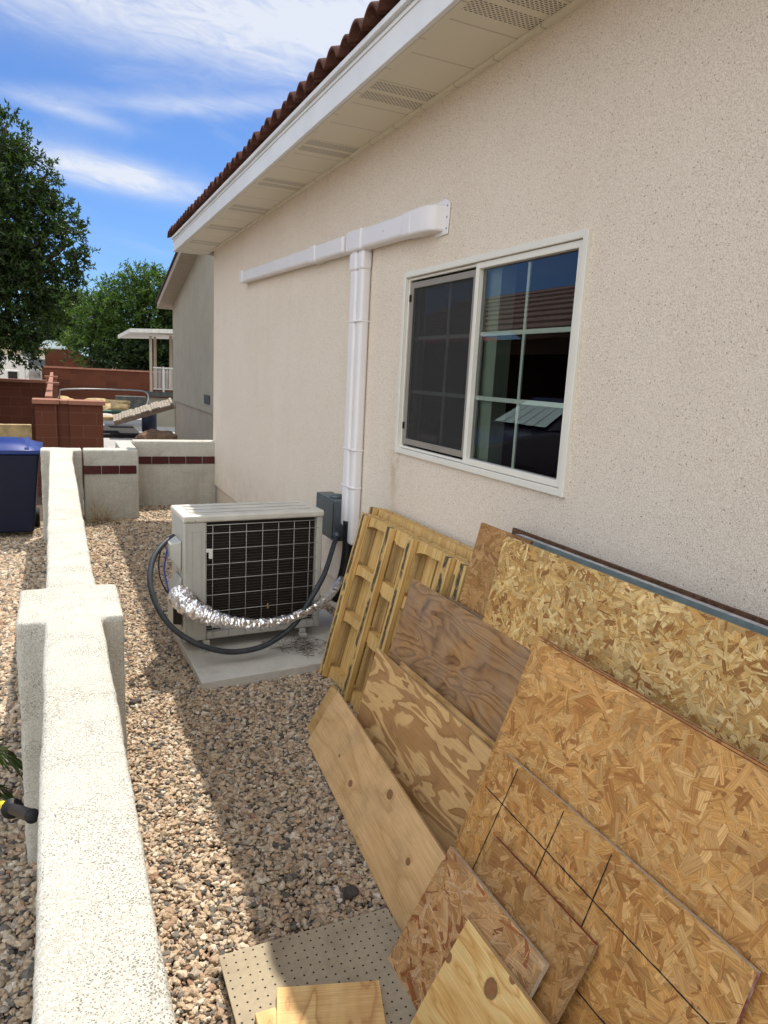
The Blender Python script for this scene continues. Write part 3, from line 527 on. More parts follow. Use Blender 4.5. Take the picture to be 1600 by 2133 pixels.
# ------------------------------------------------------------------ disconnect box and conduit
db = thing('disconnect_box', 'dark grey metal electrical box on the wall behind the condenser', 'electrical box', (1.6, 4.2, 0.55))
b = MB(); b.box(1.57, WX-0.002, 4.07, 4.42, 0.555, 0.815); b.build('box_body', 'grey_metal', db, bevel=0.004)
b = MB(); b.box(1.562, 1.5698, 4.09, 4.40, 0.57, 0.80); b.build('box_door', 'grey_metal', db, bevel=0.003)
b = MB(); b.lathe((1.63, 4.2, 0.815), [(0.045, 0), (0.045, 0.012), (0.034, 0.014), (0.032, 0.02)], 20); b.build('knockout_cap', 'grey_metal', db)
b = MB(); b.lathe((1.59, 4.075, 0.60), [(0.026, 0), (0.026, 0.03), (0.021, 0.032), (0.021, 0.05)], 14, (-0.25, -0.8, -0.35)); b.build('conduit_fitting', 'grey_metal', db)
def P(px, py, y): return at(px, py, y=y)
cpts = [(1.585, 4.04, 0.585), P(697, 1130, 3.95), P(676, 1195, 3.72), P(646, 1250, 3.66), P(618, 1295, 3.60), P(585, 1325, 3.58), P(540, 1349, 3.56), P(480, 1358, 3.55), P(420, 1345, 3.55), P(365, 1313, 3.60), P(330, 1268, 3.66), P(313, 1215, 3.74), P(319, 1165, 3.84), P(341, 1133, 3.92), P(363, 1117, 3.97)]
cpts = [Vector(c) for c in cpts]
hz = MB(); hz.tube(catmull(cpts, 12), 0.0152, 12); tag(hz.build('flexible_conduit', 'hose'), 'thick grey flexible conduit looping in front of the condenser to its side', 'conduit')

# ------------------------------------------------------------------ condenser pad and unit
pad = MB(); A, B_ = at(412, 1422, z=0.07), at(735, 1390, z=0.07)
pad.hexa([(0.62, 3.36, -0.03), (1.62, 3.44, -0.03), (1.60, 4.26, -0.03), (0.60, 4.20, -0.03), (0.62, 3.36, 0.045), (1.62, 3.44, 0.045), (1.60, 4.26, 0.045), (0.60, 4.20, 0.045)])
tag(pad.build('concrete_pad', 'pad_concrete', bevel=0.006), 'grey concrete slab under the air conditioner', 'slab')
AZ = 0.07; ac = thing('air_conditioner', 'beige outdoor air conditioning condenser with wire guard on the concrete pad', 'air conditioner', (0.598, 3.77, AZ), math.radians(2.6))
W_, D_, H_ = 0.80, 0.33, 0.745
b = MB(); b.box(0, 0.125, 0.0, D_, 0.035, H_-0.04); b.box(0.125, W_-0.035, 0.06, D_, 0.035, H_-0.04); b.box(W_-0.035, W_, 0.0, D_, 0.035, H_-0.04); b.box(0.1255, W_-0.0355, 0.002, 0.0598, 0.035, 0.075); b.build('casing', 'ac_paint', ac, True, 0.008, 3)
b = MB(); b.box(-0.006, W_+0.006, -0.008, D_+0.008, H_-0.039, H_); 
b.build('top_cover', 'ac_lid', ac, True, 0.012, 4)
b = MB()
for yy in (0.07, 0.16, 0.25): b.box(0.05, W_-0.05, yy, yy+0.045, H_+0.0005, H_+0.005)
b.build('lid_rib', 'ac_lid', ac, True, 0.003, 2)
b = MB()
for (x0, x1, z0, z1) in ((0.04, 0.044, 0.1, 0.66), (0.09, 0.094, 0.1, 0.66), (0.044, 0.09, 0.1, 0.104), (0.044, 0.09, 0.656, 0.66), (0.012, 0.016, 0.04, 0.7), (0.112, 0.116, 0.04, 0.7)): b.box(x0, x1, -0.003, -0.0002, z0, z1)
b.build('panel_emboss', 'ac_paint', ac, True, 0.0012, 2)
b = MB(); b.box(0.127, W_-0.037, 0.040, 0.058, 0.076, H_-0.042); b.build('coil', 'ac_dark', ac, True)
b = MB(); z = 0.085
while z < H_-0.045: b.box(0.128, W_-0.038, 0.033, 0.0395, z, z+0.0022); z += 0.0165
b.build('coil_fins', 'fin_metal', ac, True)
b = MB(); x = 0.155
for i in range(7): b.tube([(x, -0.004, 0.05), (x, -0.004, H_-0.055)], 0.0017, 6); x += 0.0935
for z in (H_-0.055, H_-0.1, H_-0.19, H_-0.275, H_-0.36, H_-0.45, H_-0.545, H_-0.64): b.tube([(0.122, -0.008, z), (W_-0.03, -0.008, z)], 0.0017, 6)
b.build('wire_guard', 'ac_wire', ac, True)
b = MB(); b.box(0.118, 0.150, -0.016, -0.001, 0.54, 0.56); b.box(0.133, 0.152, -0.018, -0.002, 0.505, 0.56); b.build('guard_clip', 'white_paint', ac, True, 0.002, 2)
b = MB(); b.hexa([(-0.002, 0.05, 0.42), (-0.002, 0.20, 0.42), (-0.0021, 0.21, 0.60), (-0.0021, 0.04, 0.60), (-0.058, 0.08, 0.50), (-0.058, 0.17, 0.50), (-0.055, 0.17, 0.575), (-0.055, 0.08, 0.575)]); b.build('wiring_cover', 'ac_paint', ac, True, 0.008, 3)
b = MB(); b.hexa([(-0.002, 0.03, 0.10), (-0.002, 0.20, 0.10), (-0.002, 0.20, 0.40), (-0.002, 0.03, 0.40), (-0.050, 0.06, 0.10), (-0.050, 0.20, 0.10), (-0.048, 0.20, 0.33), (-0.048, 0.06, 0.33)]); b.build('valve_cover', 'ac_paint', ac, True, 0.01, 3)
b = MB(); b.hexa([(-0.046, 0.052, 0.13), (-0.006, 0.026, 0.13), (-0.006, 0.0255, 0.355), (-0.046, 0.052, 0.305), (-0.046, 0.0605, 0.13), (-0.006, 0.0345, 0.13), (-0.006, 0.034, 0.355), (-0.046, 0.06, 0.305)]); b.build('valve_opening', 'ac_dark', ac, True)
for fx in (0.10, W_-0.13):
    for fy in (-0.03, D_-0.02): 
        b = MB(); b.box(fx, fx+0.045, fy, fy+0.05, -0.022, 0.006); b.box(fx+0.005, fx+0.04, fy+0.02, fy+0.046, 0.0065, 0.034); b.build('foot', 'ac_paint', ac, True, 0.004, 2)
for (x, z) in ((0.018, 0.715), (0.06, 0.717), (0.119, 0.60), (0.119, 0.32)): b = MB(); b.lathe((x, -0.009 if z > 0.7 else -0.001, z), [(0.004, 0), (0.003, 0.002)], 8, (0, -1, 0)); b.build('screw', 'galvanised', ac, True)
# foil wrapped lines
fp = [P(372, 1238, 3.80), P(392, 1262, 3.68), P(430, 1284, 3.60), P(480, 1297, 3.57), P(540, 1301, 3.57), P(600, 1290, 3.60), P(650, 1268, 3.66), P(690, 1238, 3.78), P(712, 1205, 3.92)]
path = catmull(fp, 22); rr = [0.058, 0.062, 0.050, 0.038, 0.031, 0.029, 0.027, 0.023, 0.019]; n = len(path); rad = []
for i in range(n):
    t = i/(n-1)*8; k = min(int(t), 7); rad.append(rr[k]*(1-t+k)+rr[k+1]*(t-k))
b = MB(); b.tube(path, rad, 36); vs = []
for i, v in enumerate(b.v):
    ring = min(i//36, n-1); c = path[ring]; d = Vector(v)-c; q = Vector(v)
    an_ = (i % 36)/36*2*math.pi; amp = 0.22*mnoise.noise(Vector((ring*0.42, math.cos(an_)*0.9, math.sin(an_)*0.9))) + 0.13*mnoise.noise(Vector((ring*0.9+40, math.cos(an_)*1.8, math.sin(an_)*1.8))) + 0.05*mnoise.noise(q*90)
    fl = 0.82 if d.z < 0 else 1.0
    vs.append(tuple(c + Vector((d.x, d.y, d.z*fl))*(1+amp)))
b.v = vs; b.sm = [False]*len(b.f); tag(b.build('foil_wrapped_pipes', 'foil', recalc=False), 'crinkled silver foil wrap sagging across the front of the condenser', 'pipe wrap')
b = MB(); b.tube(catmull([P(349, 1140, 3.93), P(345, 1165, 3.9), P(342, 1185, 3.86), P(347, 1212, 3.82), P(353, 1238, 3.78)]), 0.0045, 8); tag(b.build('blue_wire', 'blue_wire'), 'thin blue wire at the left side of the condenser', 'wire')
b = MB(); b.tube(catmull([P(357, 1118, 3.95), P(338, 1140, 3.92), P(331, 1170, 3.88), P(333, 1200, 3.84), P(343, 1225, 3.80), P(354, 1240, 3.78)]), 0.0038, 8); tag(b.build('black_wire', 'black_rubber'), 'thin black wire beside the blue one at the condenser', 'wire')

# ------------------------------------------------------------------ leaning sheets
PAL = {'bright': [(0.72, 0.51, 0.21), (0.66, 0.44, 0.165), (0.58, 0.36, 0.125), (0.78, 0.60, 0.29), (0.49, 0.285, 0.09), (0.34, 0.17, 0.055), (0.68, 0.49, 0.22)],
       'gold': [(0.63, 0.36, 0.125), (0.60, 0.335, 0.11), (0.57, 0.31, 0.10), (0.68, 0.43, 0.175), (0.50, 0.26, 0.08), (0.61, 0.36, 0.135), (0.41, 0.195, 0.058), (0.65, 0.395, 0.155)],
       'red': [(0.55, 0.34, 0.16), (0.60, 0.39, 0.20), (0.46, 0.25, 0.10), (0.65, 0.46, 0.27), (0.33, 0.13, 0.05), (0.56, 0.34, 0.15), (0.60, 0.38, 0.18)],
       'dull': [(0.44, 0.25, 0.095), (0.40, 0.22, 0.075), (0.48, 0.285, 0.115), (0.33, 0.165, 0.055), (0.51, 0.32, 0.14)]}
def frame_of(g, s, a, T):
    u = Vector((a, -1, 0)).normalized(); v = Vector((s, s*a, 1)).normalized(); n_ = u.cross(v); v = n_.cross(u)
    return Matrix(((u.x, v.x, n_.x, T[0]), (u.y, v.y, n_.y, T[1]), (u.z, v.z, n_.z, T[2]), (0, 0, 0, 1)))
def board(name, label, cat, T, s, W, H=None, a=0.0, t=0.011, mat='osb_face', side='osb_edge', pal=None, dens=1.0, seed=1, fl=(0.05, 0.12, 0.008, 0.028), top=None, right=None, group=None, poly=None, roll=0.0, bev=0.0015, parent=None):
    mats = [mat, side, top or side, right or side]; M_ = frame_of(0, s, a, T) @ Matrix.Rotation(roll, 4, 'Z')
    if H is None: H = (T[2]-0.012)*math.sqrt(1+s*s)
    lp = poly or [(0, -H), (W, -H), (W, 0), (0, 0)]
    R_ = np.random.default_rng(seed); V = [(x, y, 0.0) for x, y in lp] + [(x, y, -t) for x, y in lp]; n = len(lp)
    Fc = [tuple(range(n)), tuple(range(2*n-1, n-1, -1))]; mi = [0, 0]
    for i in range(n):
        j = (i+1) % n; Fc.append((i, n+i, n+j, j)); dx, dy = lp[j][0]-lp[i][0], lp[j][1]-lp[i][1]
        mi.append(2 if dx < 0 and abs(dx) > abs(dy) else (3 if dy > 0 and abs(dy) > abs(dx) else 1))
    cols = []; uv = []; ed = []
    base = tuple(0.8*c_ for c_ in np.array(PAL[pal]).mean(0)) if pal else (1, 1, 1)
    for f in Fc:
        for i in f: cols.append((*base, 1)); uv.append((V[i][0], V[i][1])); ed.append((0.5, 0.5))
    if pal:
        pc = np.array(PAL[pal]); area = W*H; xs = [p[0] for p in lp]; ys = [p[1] for p in lp]; x0, x1, y0, y1 = min(xs), max(xs), min(ys), max(ys)
        lay = [(int(area/(0.0008)*dens), 1.0), (int(area/(0.0020)*dens), 0.8), (int(area/0.0026*dens), 0.5), (int(area/0.00075*dens), 0.30)]
        k = len(V); cnt = sum(q[0] for q in lay); idx = 0
        for li, (N, scl) in enumerate(lay):
            for _ in range(N):
                idx += 1; cx, cy = R_.uniform(x0, x1), R_.uniform(y0, y1); Lh = R_.uniform(fl[0], fl[1])*scl*0.5*(1.0 if R_.random() > 0.35 else 0.55); wh = R_.uniform(fl[2], fl[3])*scl*0.5
                if li == 3: wh *= 0.55; Lh *= 1.2
                if R_.random() < 0.12: wh *= 0.45
                an = R_.normal(0.0, 0.75) if R_.random() < 0.6 else R_.uniform(0, math.pi); ca_, sa_ = math.cos(an), math.sin(an)
                k1, k2, k3 = R_.uniform(-0.5, 0.5), R_.uniform(-0.5, 0.5), R_.uniform(0.55, 1.0)
                c = [(-Lh-k1*wh, -wh), (Lh*0.2, -wh*R_.uniform(0.85, 1.1)), (Lh-k2*wh, -wh*k3), (Lh+k2*wh, wh*k3), (Lh*0.1, wh*R_.uniform(0.85, 1.1)), (-Lh+k1*wh, wh)]
                h = 0.00015 + 0.0009*idx/cnt
                pts = []
                for (p, q) in c: pts.append((min(max(cx+p*ca_-q*sa_, x0), x1), min(max(cy+p*sa_+q*ca_, y0), y1), h))
                V += pts; Fc.append(tuple(range(k, k+6))); k += 6; mi.append(0)
                cc = pc[R_.integers(len(pc))]*R_.uniform(0.86, 1.12); o1, o2 = R_.uniform(0, 50), R_.uniform(0, 50)
                for (p, q) in c: cols.append((*cc, 1)); uv.append((p+o1, q+o2)); ed.append((0.5+0.5*p/Lh*0.98, 0.5+0.5*q/wh*0.98))
    me = bpy.data.meshes.new(name); me.from_pydata(V, [], Fc)
    for m in mats: me.materials.append(MAT[m])
    me.polygons.foreach_set('material_index', mi)
    ca_ = me.color_attributes.new('Col', 'FLOAT_COLOR', 'CORNER'); ca_.data.foreach_set('color', np.array(cols, dtype=np.float32).ravel())
    for nm, arr in (('UVMap', uv), ('Edge', ed)):
        l = me.uv_layers.new(name=nm); l.data.foreach_set('uv', np.array(arr, dtype=np.float32).ravel())
    me.update(); o = bpy.data.objects.new(name, me); COL.objects.link(o)
    if parent is None: o.matrix_world = M_; tag(o, label, cat, group)
    else: o.parent = parent; o.matrix_local = M_
    return o
GO = 'strand board sheets leaning on the house wall'
GP = 'plywood sheets leaning in front of the pallets'
YN = 0.15      # near ends, all outside the picture
# at the wall : brown board, then a slab with a teal edge
T = at(1068, 1099, x=1.655); board('particle_board', 'dark brown board nearest the wall behind the teal edged slab', 'board', (1.655, T.y, T.z), 0.10, T.y-YN, t=0.014, mat='brown_board', side='brown_board')
T = at(1074, 1112, x=1.56); q = board('door_slab', 'thick slab with teal painted edge and whitish top, behind the bright strand board', 'slab', T, 0.14, T.y-YN, t=0.034, mat='teal_paint', side='teal_paint', top='slab_white')
# pale strand boards
o9 = at(1003, 1088, x=1.47); board('strand_board', 'dull brown strand board sticking out left behind the bright one', 'strand board', o9, 0.24, o9.y-1.93, a=0.0, pal='dull', mat='osb_weathered', seed=9, group=GO, side='osb_edge_red')
o8 = at(1052, 1114, x=1.42); board('strand_board', 'bright yellow strand board with teal top edge leaning at the back', 'strand board', o8, 0.21, o8.y-YN, pal='bright', seed=8, side='osb_edge', top='osb_edge_teal', fl=(0.035, 0.09, 0.008, 0.022), dens=1.5, group=GO)
# three stacked big sheets
for i, (dg, dy, lab, tp) in enumerate(((0.028, 0.012, 'rearmost of the three large strand boards stacked in the middle', 'osb_edge'), (0.014, 0.0, 'middle one of the three large strand boards, its left edge showing', 'osb_edge_red'), (0.0, -0.028, 'large golden brown strand board in front of its two stacked mates', 'osb_edge_red'))):
    T = at(1112, 1326, x=1.25); board('strand_board', lab, 'strand board', (T.x+dg, T.y+dy, T.z - (0.0 if i else 0.004)), 0.37, T.y+dy-YN, pal='gold', seed=20+i, top=tp, side='osb_edge', fl=(0.06, 0.17, 0.014, 0.038), dens=0.9 if i == 2 else 0.7, group=GO)
# board with the drawn grid
T6 = at(1055, 1569, x=1.115); s6 = 0.36
R6 = lean_at(1572, 2040, T6.x-s6*T6.z, s6)
b6 = board('strand_board', 'strand board with black marker grid lines drawn across it', 'strand board', T6, s6, T6.y-R6.y, pal='gold', seed=31, side='osb_edge_grey', top='osb_edge_grey', right='osb_edge_pink', fl=(0.05, 0.15, 0.013, 0.036), group=GO)
inv6 = b6.matrix_world.inverted()
def on6(px, py):
    p = inv6 @ Vector(lean_at(px, py, T6.x-s6*T6.z, s6)); return (p.x, p.y)
def mark(lines, parent, onf, wd=0.0032):
    b = MB()
    for (p0, p1) in lines:
        a0 = Vector(onf(*p0)); a1 = Vector(onf(*p1)); d = (a1-a0); N = max(2, int(d.length/0.012)); d.normalize(); nn = Vector((-d.y, d.x))
        L_ = []; R2 = []
        for i in range(N+1):
            c = a0.lerp(a1, i/N) + nn*0.0012*mnoise.noise(Vector((i*0.9, a0.x*9, a0.y*7))); w2 = wd*(0.5+0.35*mnoise.noise(Vector((i*1.7, a0.x*5, 3))))
            L_.append((*(c+nn*w2), 0.0016)); R2.append((*(c-nn*w2), 0.0016))
        b.add(L_+R2, [(i, i+1, N+2+i, N+1+i) for i in range(N)])
    o = b.build('marker_line', 'marker_black', parent, local=True, recalc=False); return o
mark([((1012, 1638), (1568, 2230)), ((1080, 1602), (985, 1812)), ((1175, 1690), (1110, 1835)), ((1275, 1780), (1200, 1960)), ((1196, 2056), (1330, 2215))], b6, on6)
# small ones in front
T5 = lean_at(1032, 1742, 0.80, 0.56); R5 = lean_at(1236, 1958, 0.80, 0.56)
board('strand_board', 'smaller strand board with red painted top edge, between grid sheet and reddish piece', 'strand board', T5, 0.56, T5.y-R5.y+0.01, pal='dull', seed=41, top='osb_edge_red', side='osb_edge', fl=(0.06, 0.13, 0.018, 0.042), group=GO)
T4 = lean_at(938, 1762, 0.755, 0.58); R4 = lean_at(1143, 1998, 0.755, 0.58)
board('strand_board', 'small reddish weathered strand board with grey edge behind the knotty pine', 'strand board', T4, 0.58, T4.y-R4.y, a=0.0, pal='red', mat='osb_weathered', seed=51, side='osb_edge_grey', top='osb_edge_grey', fl=(0.06, 0.15, 0.008, 0.026), t=0.013, group=GO)
# knotty pine board
Tp = lean_at(975, 1915, 0.722, 0.58)
board('pine_board', 'bright knotty pine board leaning at the bottom edge in front', 'board', Tp, 0.58, 0.62, t=0.018, mat='pine', side='ply_edge', a=0.0, roll=-0.0)
# plywood
T11 = at(860, 1205, x=1.35); board('plywood', 'weathered dark brown plywood with swirling grain and grey stains', 'plywood', T11, 0.29, T11.y-1.62, mat='ply_weathered', side='ply_edge', group=GP)
Tx = at(935, 1240, x=1.375); board('plywood', 'dark thin board edge just behind the weathered brown plywood', 'plywood', (1.372, Tx.y, Tx.z-0.005), 0.27, Tx.y-1.62, t=0.008, mat='ply_dark', side='ply_dark', group=GP)
T14 = at(835, 1378, x=1.225); board('plywood', 'narrow tan plywood strip showing above the wavy grained sheet', 'plywood', T14, 0.26, T14.y-1.60, t=0.009, mat='ply_strip', side='ply_edge', group=GP)
T13 = at(785, 1350, x=1.2); board('plywood', 'tan plywood with bold wavy two tone grain', 'plywood', T13, 0.26, T13.y-1.58, t=0.011, mat='ply_wavy', side='ply_edge', group=GP)
B15 = Vector((0.957, 2.696, 0.012)); T15 = at(705, 1440, z=0.235)
board('plywood', 'pale smooth plywood with small knots, lowest on the gravel', 'plywood', (1.083, 2.687, 0.232), 0.58, 1.15, 0.257, a=-0.082, t=0.011, mat='ply_pale', side='ply_edge', group=GP)
Ts = at(667, 1445, x=1.10); board('plywood', 'small tan plywood corner sticking out left of the pale sheet', 'plywood', (1.10, 2.80, 0.215), 0.55, 0.5, a=-0.1, t=0.010, mat='ply_strip', side='ply_edge', group=GP)

# ------------------------------------------------------------------ things lying at the bottom
pb = at(455, 1992, z=0.035); pr_ = at(800, 1893, z=0.035); d = (pr_-pb).normalized(); e = Vector((-d.y, d.x, 0))
b = MB(); b.box(0, 0.50, -0.62, 0, -0.005, 0.0); o = b.build('pegboard', 'pegboard', bevel=0.001, bseg=1); o.matrix_world = Matrix(((d.x, e.x, 0, pb.x), (d.y, e.y, 0, pb.y), (0, 0, 1, 0.037), (0, 0, 0, 1))); tag(o, 'brown pegboard with rows of small holes lying flat on the gravel', 'pegboard')
def flat_block(name, label, cat, pA, pB, z, depth, t, mat):
    A_ = at(*pA, z=z); B2 = at(*pB, z=z); d = (B2-A_); Wd = d.length; d.normalize(); e = Vector((-d.y, d.x, 0))
    b = MB(); b.box(0, Wd, -depth, 0, -t, 0.0); o = b.build(name, mat, bevel=0.0015, bseg=1); o.matrix_world = Matrix(((d.x, e.x, 0, A_.x), (d.y, e.y, 0, A_.y), (0, 0, 1, z), (0, 0, 0, 1))); tag(o, label, cat); return o
flat_block('wood_block', 'square pine offcut lying on the pegboard at the bottom of the picture', 'wood offcut', (577, 2056), (790, 2041), 0.062, 0.30, 0.024, 'pine_block')
flat_block('wood_block', 'small pine offcut left of the square one, on the pegboard', 'wood offcut', (531, 2110), (574, 2097), 0.056, 0.25, 0.018, 'pine_block')

# ------------------------------------------------------------------ pallets
def pallet(label, g, s, y0, W, H, dn=0.0, full=True):
    T = (g, y0, 0.012); M_ = frame_of(0, s, 0.0, T)
    root = thing('pallet', label, 'pallet', (0, 0, 0), group='yellowish wooden pallets leaning on the wall'); root.matrix_world = M_
    def bx(b, u0, u1, v0, v1, n0, n1): b.box(u0, u1, v0, v1, n0, n1)
    us = [0.0] if not full else US
    for i, u in enumerate(us):
        b = MB(); wv = 0.058; bx(b, u, u+wv, 0.0+random.uniform(0, .01), H-0.005, -0.030, 0.0); o = b.build('slat', 'pallet_stripe', root, local=True, bevel=0.002, bseg=1)
        uvl = o.data.uv_layers.new(name='UVMap')
        for li, lp_ in enumerate(o.data.loops): co = o.data.vertices[lp_.vertex_index].co; uvl.data[li].uv = ((co.x-u)/wv, co.y)
    for v in (H-0.035, 0.60, 0.345, 0.03):
        # notched stringer : flat top, arches under
        pts = []; h = 0.072; hh = 0.035
        N = 60; top = []; bot = []
        for i in range(N+1):
            u = W*i/N; f = (u/W*2) % 1.0; a_ = hh*max(0.0, 1-(abs(f-0.5)/0.33)**4)
            bot.append((u, v-h/2 + a_*0.7)); top.append((u, v+h/2-0.004))
        b = MB(); 
        vs = []; 
        for (bu, bv_), (tu, tv) in zip(bot, top): vs += [(bu, bv_, -0.032), (tu, tv, -0.032), (bu, bv_, -0.085), (tu, tv, -0.085)]
        fs = []
        for i in range(N):
            k = 4*i; fs += [(k, k+4, k+5, k+1), (k+3, k+7, k+6, k+2), (k+1, k+5, k+7, k+3), (k, k+2, k+6, k+4)]
        fs += [(0, 1, 3, 2), (4*N, 4*N+2, 4*N+3, 4*N+1)]
        b.add(vs, fs); b.build('stringer', 'pallet_wood', root, local=True)
    u = 0.0
    while u < W-0.05:
        wdt = random.uniform(0.085, 0.11); b = MB(); bx(b, u, min(u+wdt, W), 0.0, H, -0.104, -0.087); b.build('deck_board', 'pallet_wood', root, local=True, bevel=0.002, bseg=1); u += wdt+random.uniform(0.012, 0.03)
    return root
PG, PS = 1.24, 0.24
pT = lean_at(745, 1063, PG, PS); US = []
for q_ in ((757, 1070), (810, 1095), (855, 1120), (930, 1160), (962, 1176)):
    US.append(pT.y - lean_at(*q_, PG, PS).y)
US = [max(0.0, u-0.02) for u in US]
PH = (pT.z-0.012)*math.sqrt(1+PS*PS)
pallet('front yellow wooden pallet with black streaked slats leaning on the wall', PG, PS, pT.y, US[-1]+0.05, PH)
pallet('rear wooden pallet, its left side showing behind the front one', PG+0.113, PS-0.02, pT.y+0.055, US[-1]-0.05, PH+0.01, full=False)

# ------------------------------------------------------------------ gravel
def pebble_tree():
    ng = bpy.data.node_groups.new('pebbles', 'GeometryNodeTree')
    ng.interface.new_socket('Geometry', in_out='INPUT', socket_type='NodeSocketGeometry'); ng.interface.new_socket('Geometry', in_out='OUTPUT', socket_type='NodeSocketGeometry')
    N = ng.nodes; Lk = ng.links; gi = N.new('NodeGroupInput'); go = N.new('NodeGroupOutput'); jn = N.new('GeometryNodeJoinGeometry')
    for k in range(6):
        ic = N.new('GeometryNodeMeshIcoSphere'); ic.inputs['Radius'].default_value = 1.0; ic.inputs['Subdivisions'].default_value = 3
        nt = N.new('ShaderNodeTexNoise'); nt.inputs['Scale'].default_value = 0.85; nt.inputs['Detail'].default_value = 1.5; pos = N.new('GeometryNodeInputPosition'); ad = N.new('ShaderNodeVectorMath'); ad.operation = 'ADD'; ad.inputs[1].default_value = (k*7.3, k*3.1, 0); Lk.new(pos.outputs[0], ad.inputs[0]); Lk.new(ad.outputs[0], nt.inputs['Vector'])
        sb = N.new('ShaderNodeVectorMath'); sb.operation = 'SUBTRACT'; sb.inputs[1].default_value = (0.5, 0.5, 0.5); Lk.new(nt.outputs['Color'], sb.inputs[0]); scn = N.new('ShaderNodeVectorMath'); scn.operation = 'SCALE'; scn.inputs['Scale'].default_value = 1.7; Lk.new(sb.outputs[0], scn.inputs[0])
        spn = N.new('GeometryNodeSetPosition'); Lk.new(ic.outputs['Mesh'], spn.inputs['Geometry']); Lk.new(scn.outputs[0], spn.inputs['Offset'])
        tr = N.new('GeometryNodeTransform'); Lk.new(spn.outputs[0], tr.inputs['Geometry']); tr.inputs['Scale'].default_value = (1.0, (0.72, 0.85, 0.62, 0.9, 0.7, 0.8)[k], (0.46, 0.58, 0.40, 0.62, 0.5, 0.36)[k])
        sm = N.new('GeometryNodeSetShadeSmooth'); Lk.new(tr.outputs[0], sm.inputs[0]); ma = N.new('GeometryNodeSetMaterial'); ma.inputs['Material'].default_value = MAT['pebble']; Lk.new(sm.outputs[0], ma.inputs[0])
        ti = N.new('GeometryNodeGeometryToInstance'); Lk.new(ma.outputs[0], ti.inputs[0]); Lk.new(ti.outputs[0], jn.inputs[0])
    ip = N.new('GeometryNodeInstanceOnPoints'); Lk.new(gi.outputs[0], ip.inputs['Points']); Lk.new(jn.outputs[0], ip.inputs['Instance']); ip.inputs['Pick Instance'].default_value = True
    ri = N.new('FunctionNodeRandomValue'); ri.data_type = 'INT'; ri.inputs[4].default_value = 0; ri.inputs[5].default_value = 5; Lk.new(ri.outputs[2], ip.inputs['Instance Index'])
    rv = N.new('FunctionNodeRandomValue'); rv.data_type = 'FLOAT_VECTOR'; rv.inputs[0].default_value = (-0.5, -0.5, 0); rv.inputs[1].default_value = (0.5, 0.5, 6.283); rv.inputs['Seed'].default_value = 4; Lk.new(rv.outputs[0], ip.inputs['Rotation'])
    na = N.new('GeometryNodeInputNamedAttribute'); na.data_type = 'FLOAT'; na.inputs['Name'].default_value = 'size'; Lk.new(na.outputs[0], ip.inputs['Scale']); Lk.new(ip.outputs[0], go.inputs[0]); return ng
PT = pebble_tree()
def gravel(name, x0, x1, y0, y1, z, cell, label, keep=None, r=(0.0054, 0.0110)):
    pts = []; sz = []
    for lay in range(2):
        c_ = cell*(1.0 if lay == 0 else 1.25); nx, ny = int((x1-x0)/c_), int((y1-y0)/c_)
        X, Y_ = np.meshgrid(np.arange(nx), np.arange(ny)); X = x0+(X.ravel()+rng.uniform(0, 1, X.size))*c_; Y_ = y0+(Y_.ravel()+rng.uniform(0, 1, Y_.size))*c_
        S = np.exp(rng.normal(math.log((r[0]+r[1])/2), 0.33, X.size)); S = np.clip(S, r[0]*0.6, r[1]*1.5)
        Z = z + S*0.25 + lay*0.007 + 0.006*np.sin(X*7+1)*np.sin(Y_*5)
        if keep is not None: m = keep(X, Y_); X, Y_, Z, S = X[m], Y_[m], Z[m], S[m]
        pts.append(np.stack([X, Y_, Z], 1)); sz.append(S)
    p = np.concatenate(pts); s_ = np.concatenate(sz); me = bpy.data.meshes.new(name); me.vertices.add(len(p)); me.vertices.foreach_set('co', p.astype(np.float32).ravel())
    a = me.attributes.new('size', 'FLOAT', 'POINT'); a.data.foreach_set('value', s_.astype(np.float32)); me.materials.append(MAT['pebble'])
    o = bpy.data.objects.new(name, me); COL.objects.link(o); md = o.modifiers.new('pebbles', 'NODES'); md.node_group = PT; o['kind'] = 'stuff'; o['label'] = label; o['category'] = 'gravel'; return o
def keepR(X, Y): return ~((X > 0.63) & (X < 1.6) & (Y > 3.43) & (Y < 4.2)) & ~((X > 1.0) & (X < 1.45) & (Y < 1.6)) 
gravel('gravel', 0.10, 1.72, 0.75, 5.0, -0.008, 0.0130, 'multicoloured river pebbles covering the strip between low wall and house', keepR)
gravel('gravel', 0.10, 1.75, 5.0, 8.5, -0.008, 0.0175, 'sunlit tan pebbles in the far end of the strip near the tiled walls', None, (0.0075, 0.0135))
gravel('gravel', -1.25, -0.04, 0.8, 8.6, -0.208, 0.0180, 'pebbles on the lower ground left of the low white wall', None, (0.0085, 0.016))
# single dark stone, leaves, twigs
def rock(name, c, r, mat, label, seed=0, cat='rock', sub=3, amp=0.35, group=None, flat=False):
    bm = bmesh.new(); bmesh.ops.create_icosphere(bm, subdivisions=sub, radius=1.0)
    for v in bm.verts:
        q = v.co*1.1 + Vector((seed*3.7, seed*1.3, 0)); f = 1+amp*mnoise.noise(q)+amp*0.5*mnoise.noise(q*2.3)+amp*0.2*mnoise.noise(q*6)
        v.co = Vector((v.co.x*r[0]*f, v.co.y*r[1]*f, v.co.z*r[2]*f))
    me = bpy.data.meshes.new(name); bm.to_mesh(me); bm.free(); me.materials.append(MAT[mat])
    if not flat: me.polygons.foreach_set('use_smooth', [True]*len(me.polygons))
    o = bpy.data.objects.new(name, me); COL.objects.link(o); o.location = c; tag(o, label, cat, group); return o
c = at(731, 1860, z=0.02); rock('dark_stone', (c.x, c.y, 0.022), (0.026, 0.019, 0.017), 'dark_stone', 'dark brown stone on the gravel beside the pale plywood', 3, 'stone', amp=0.22)
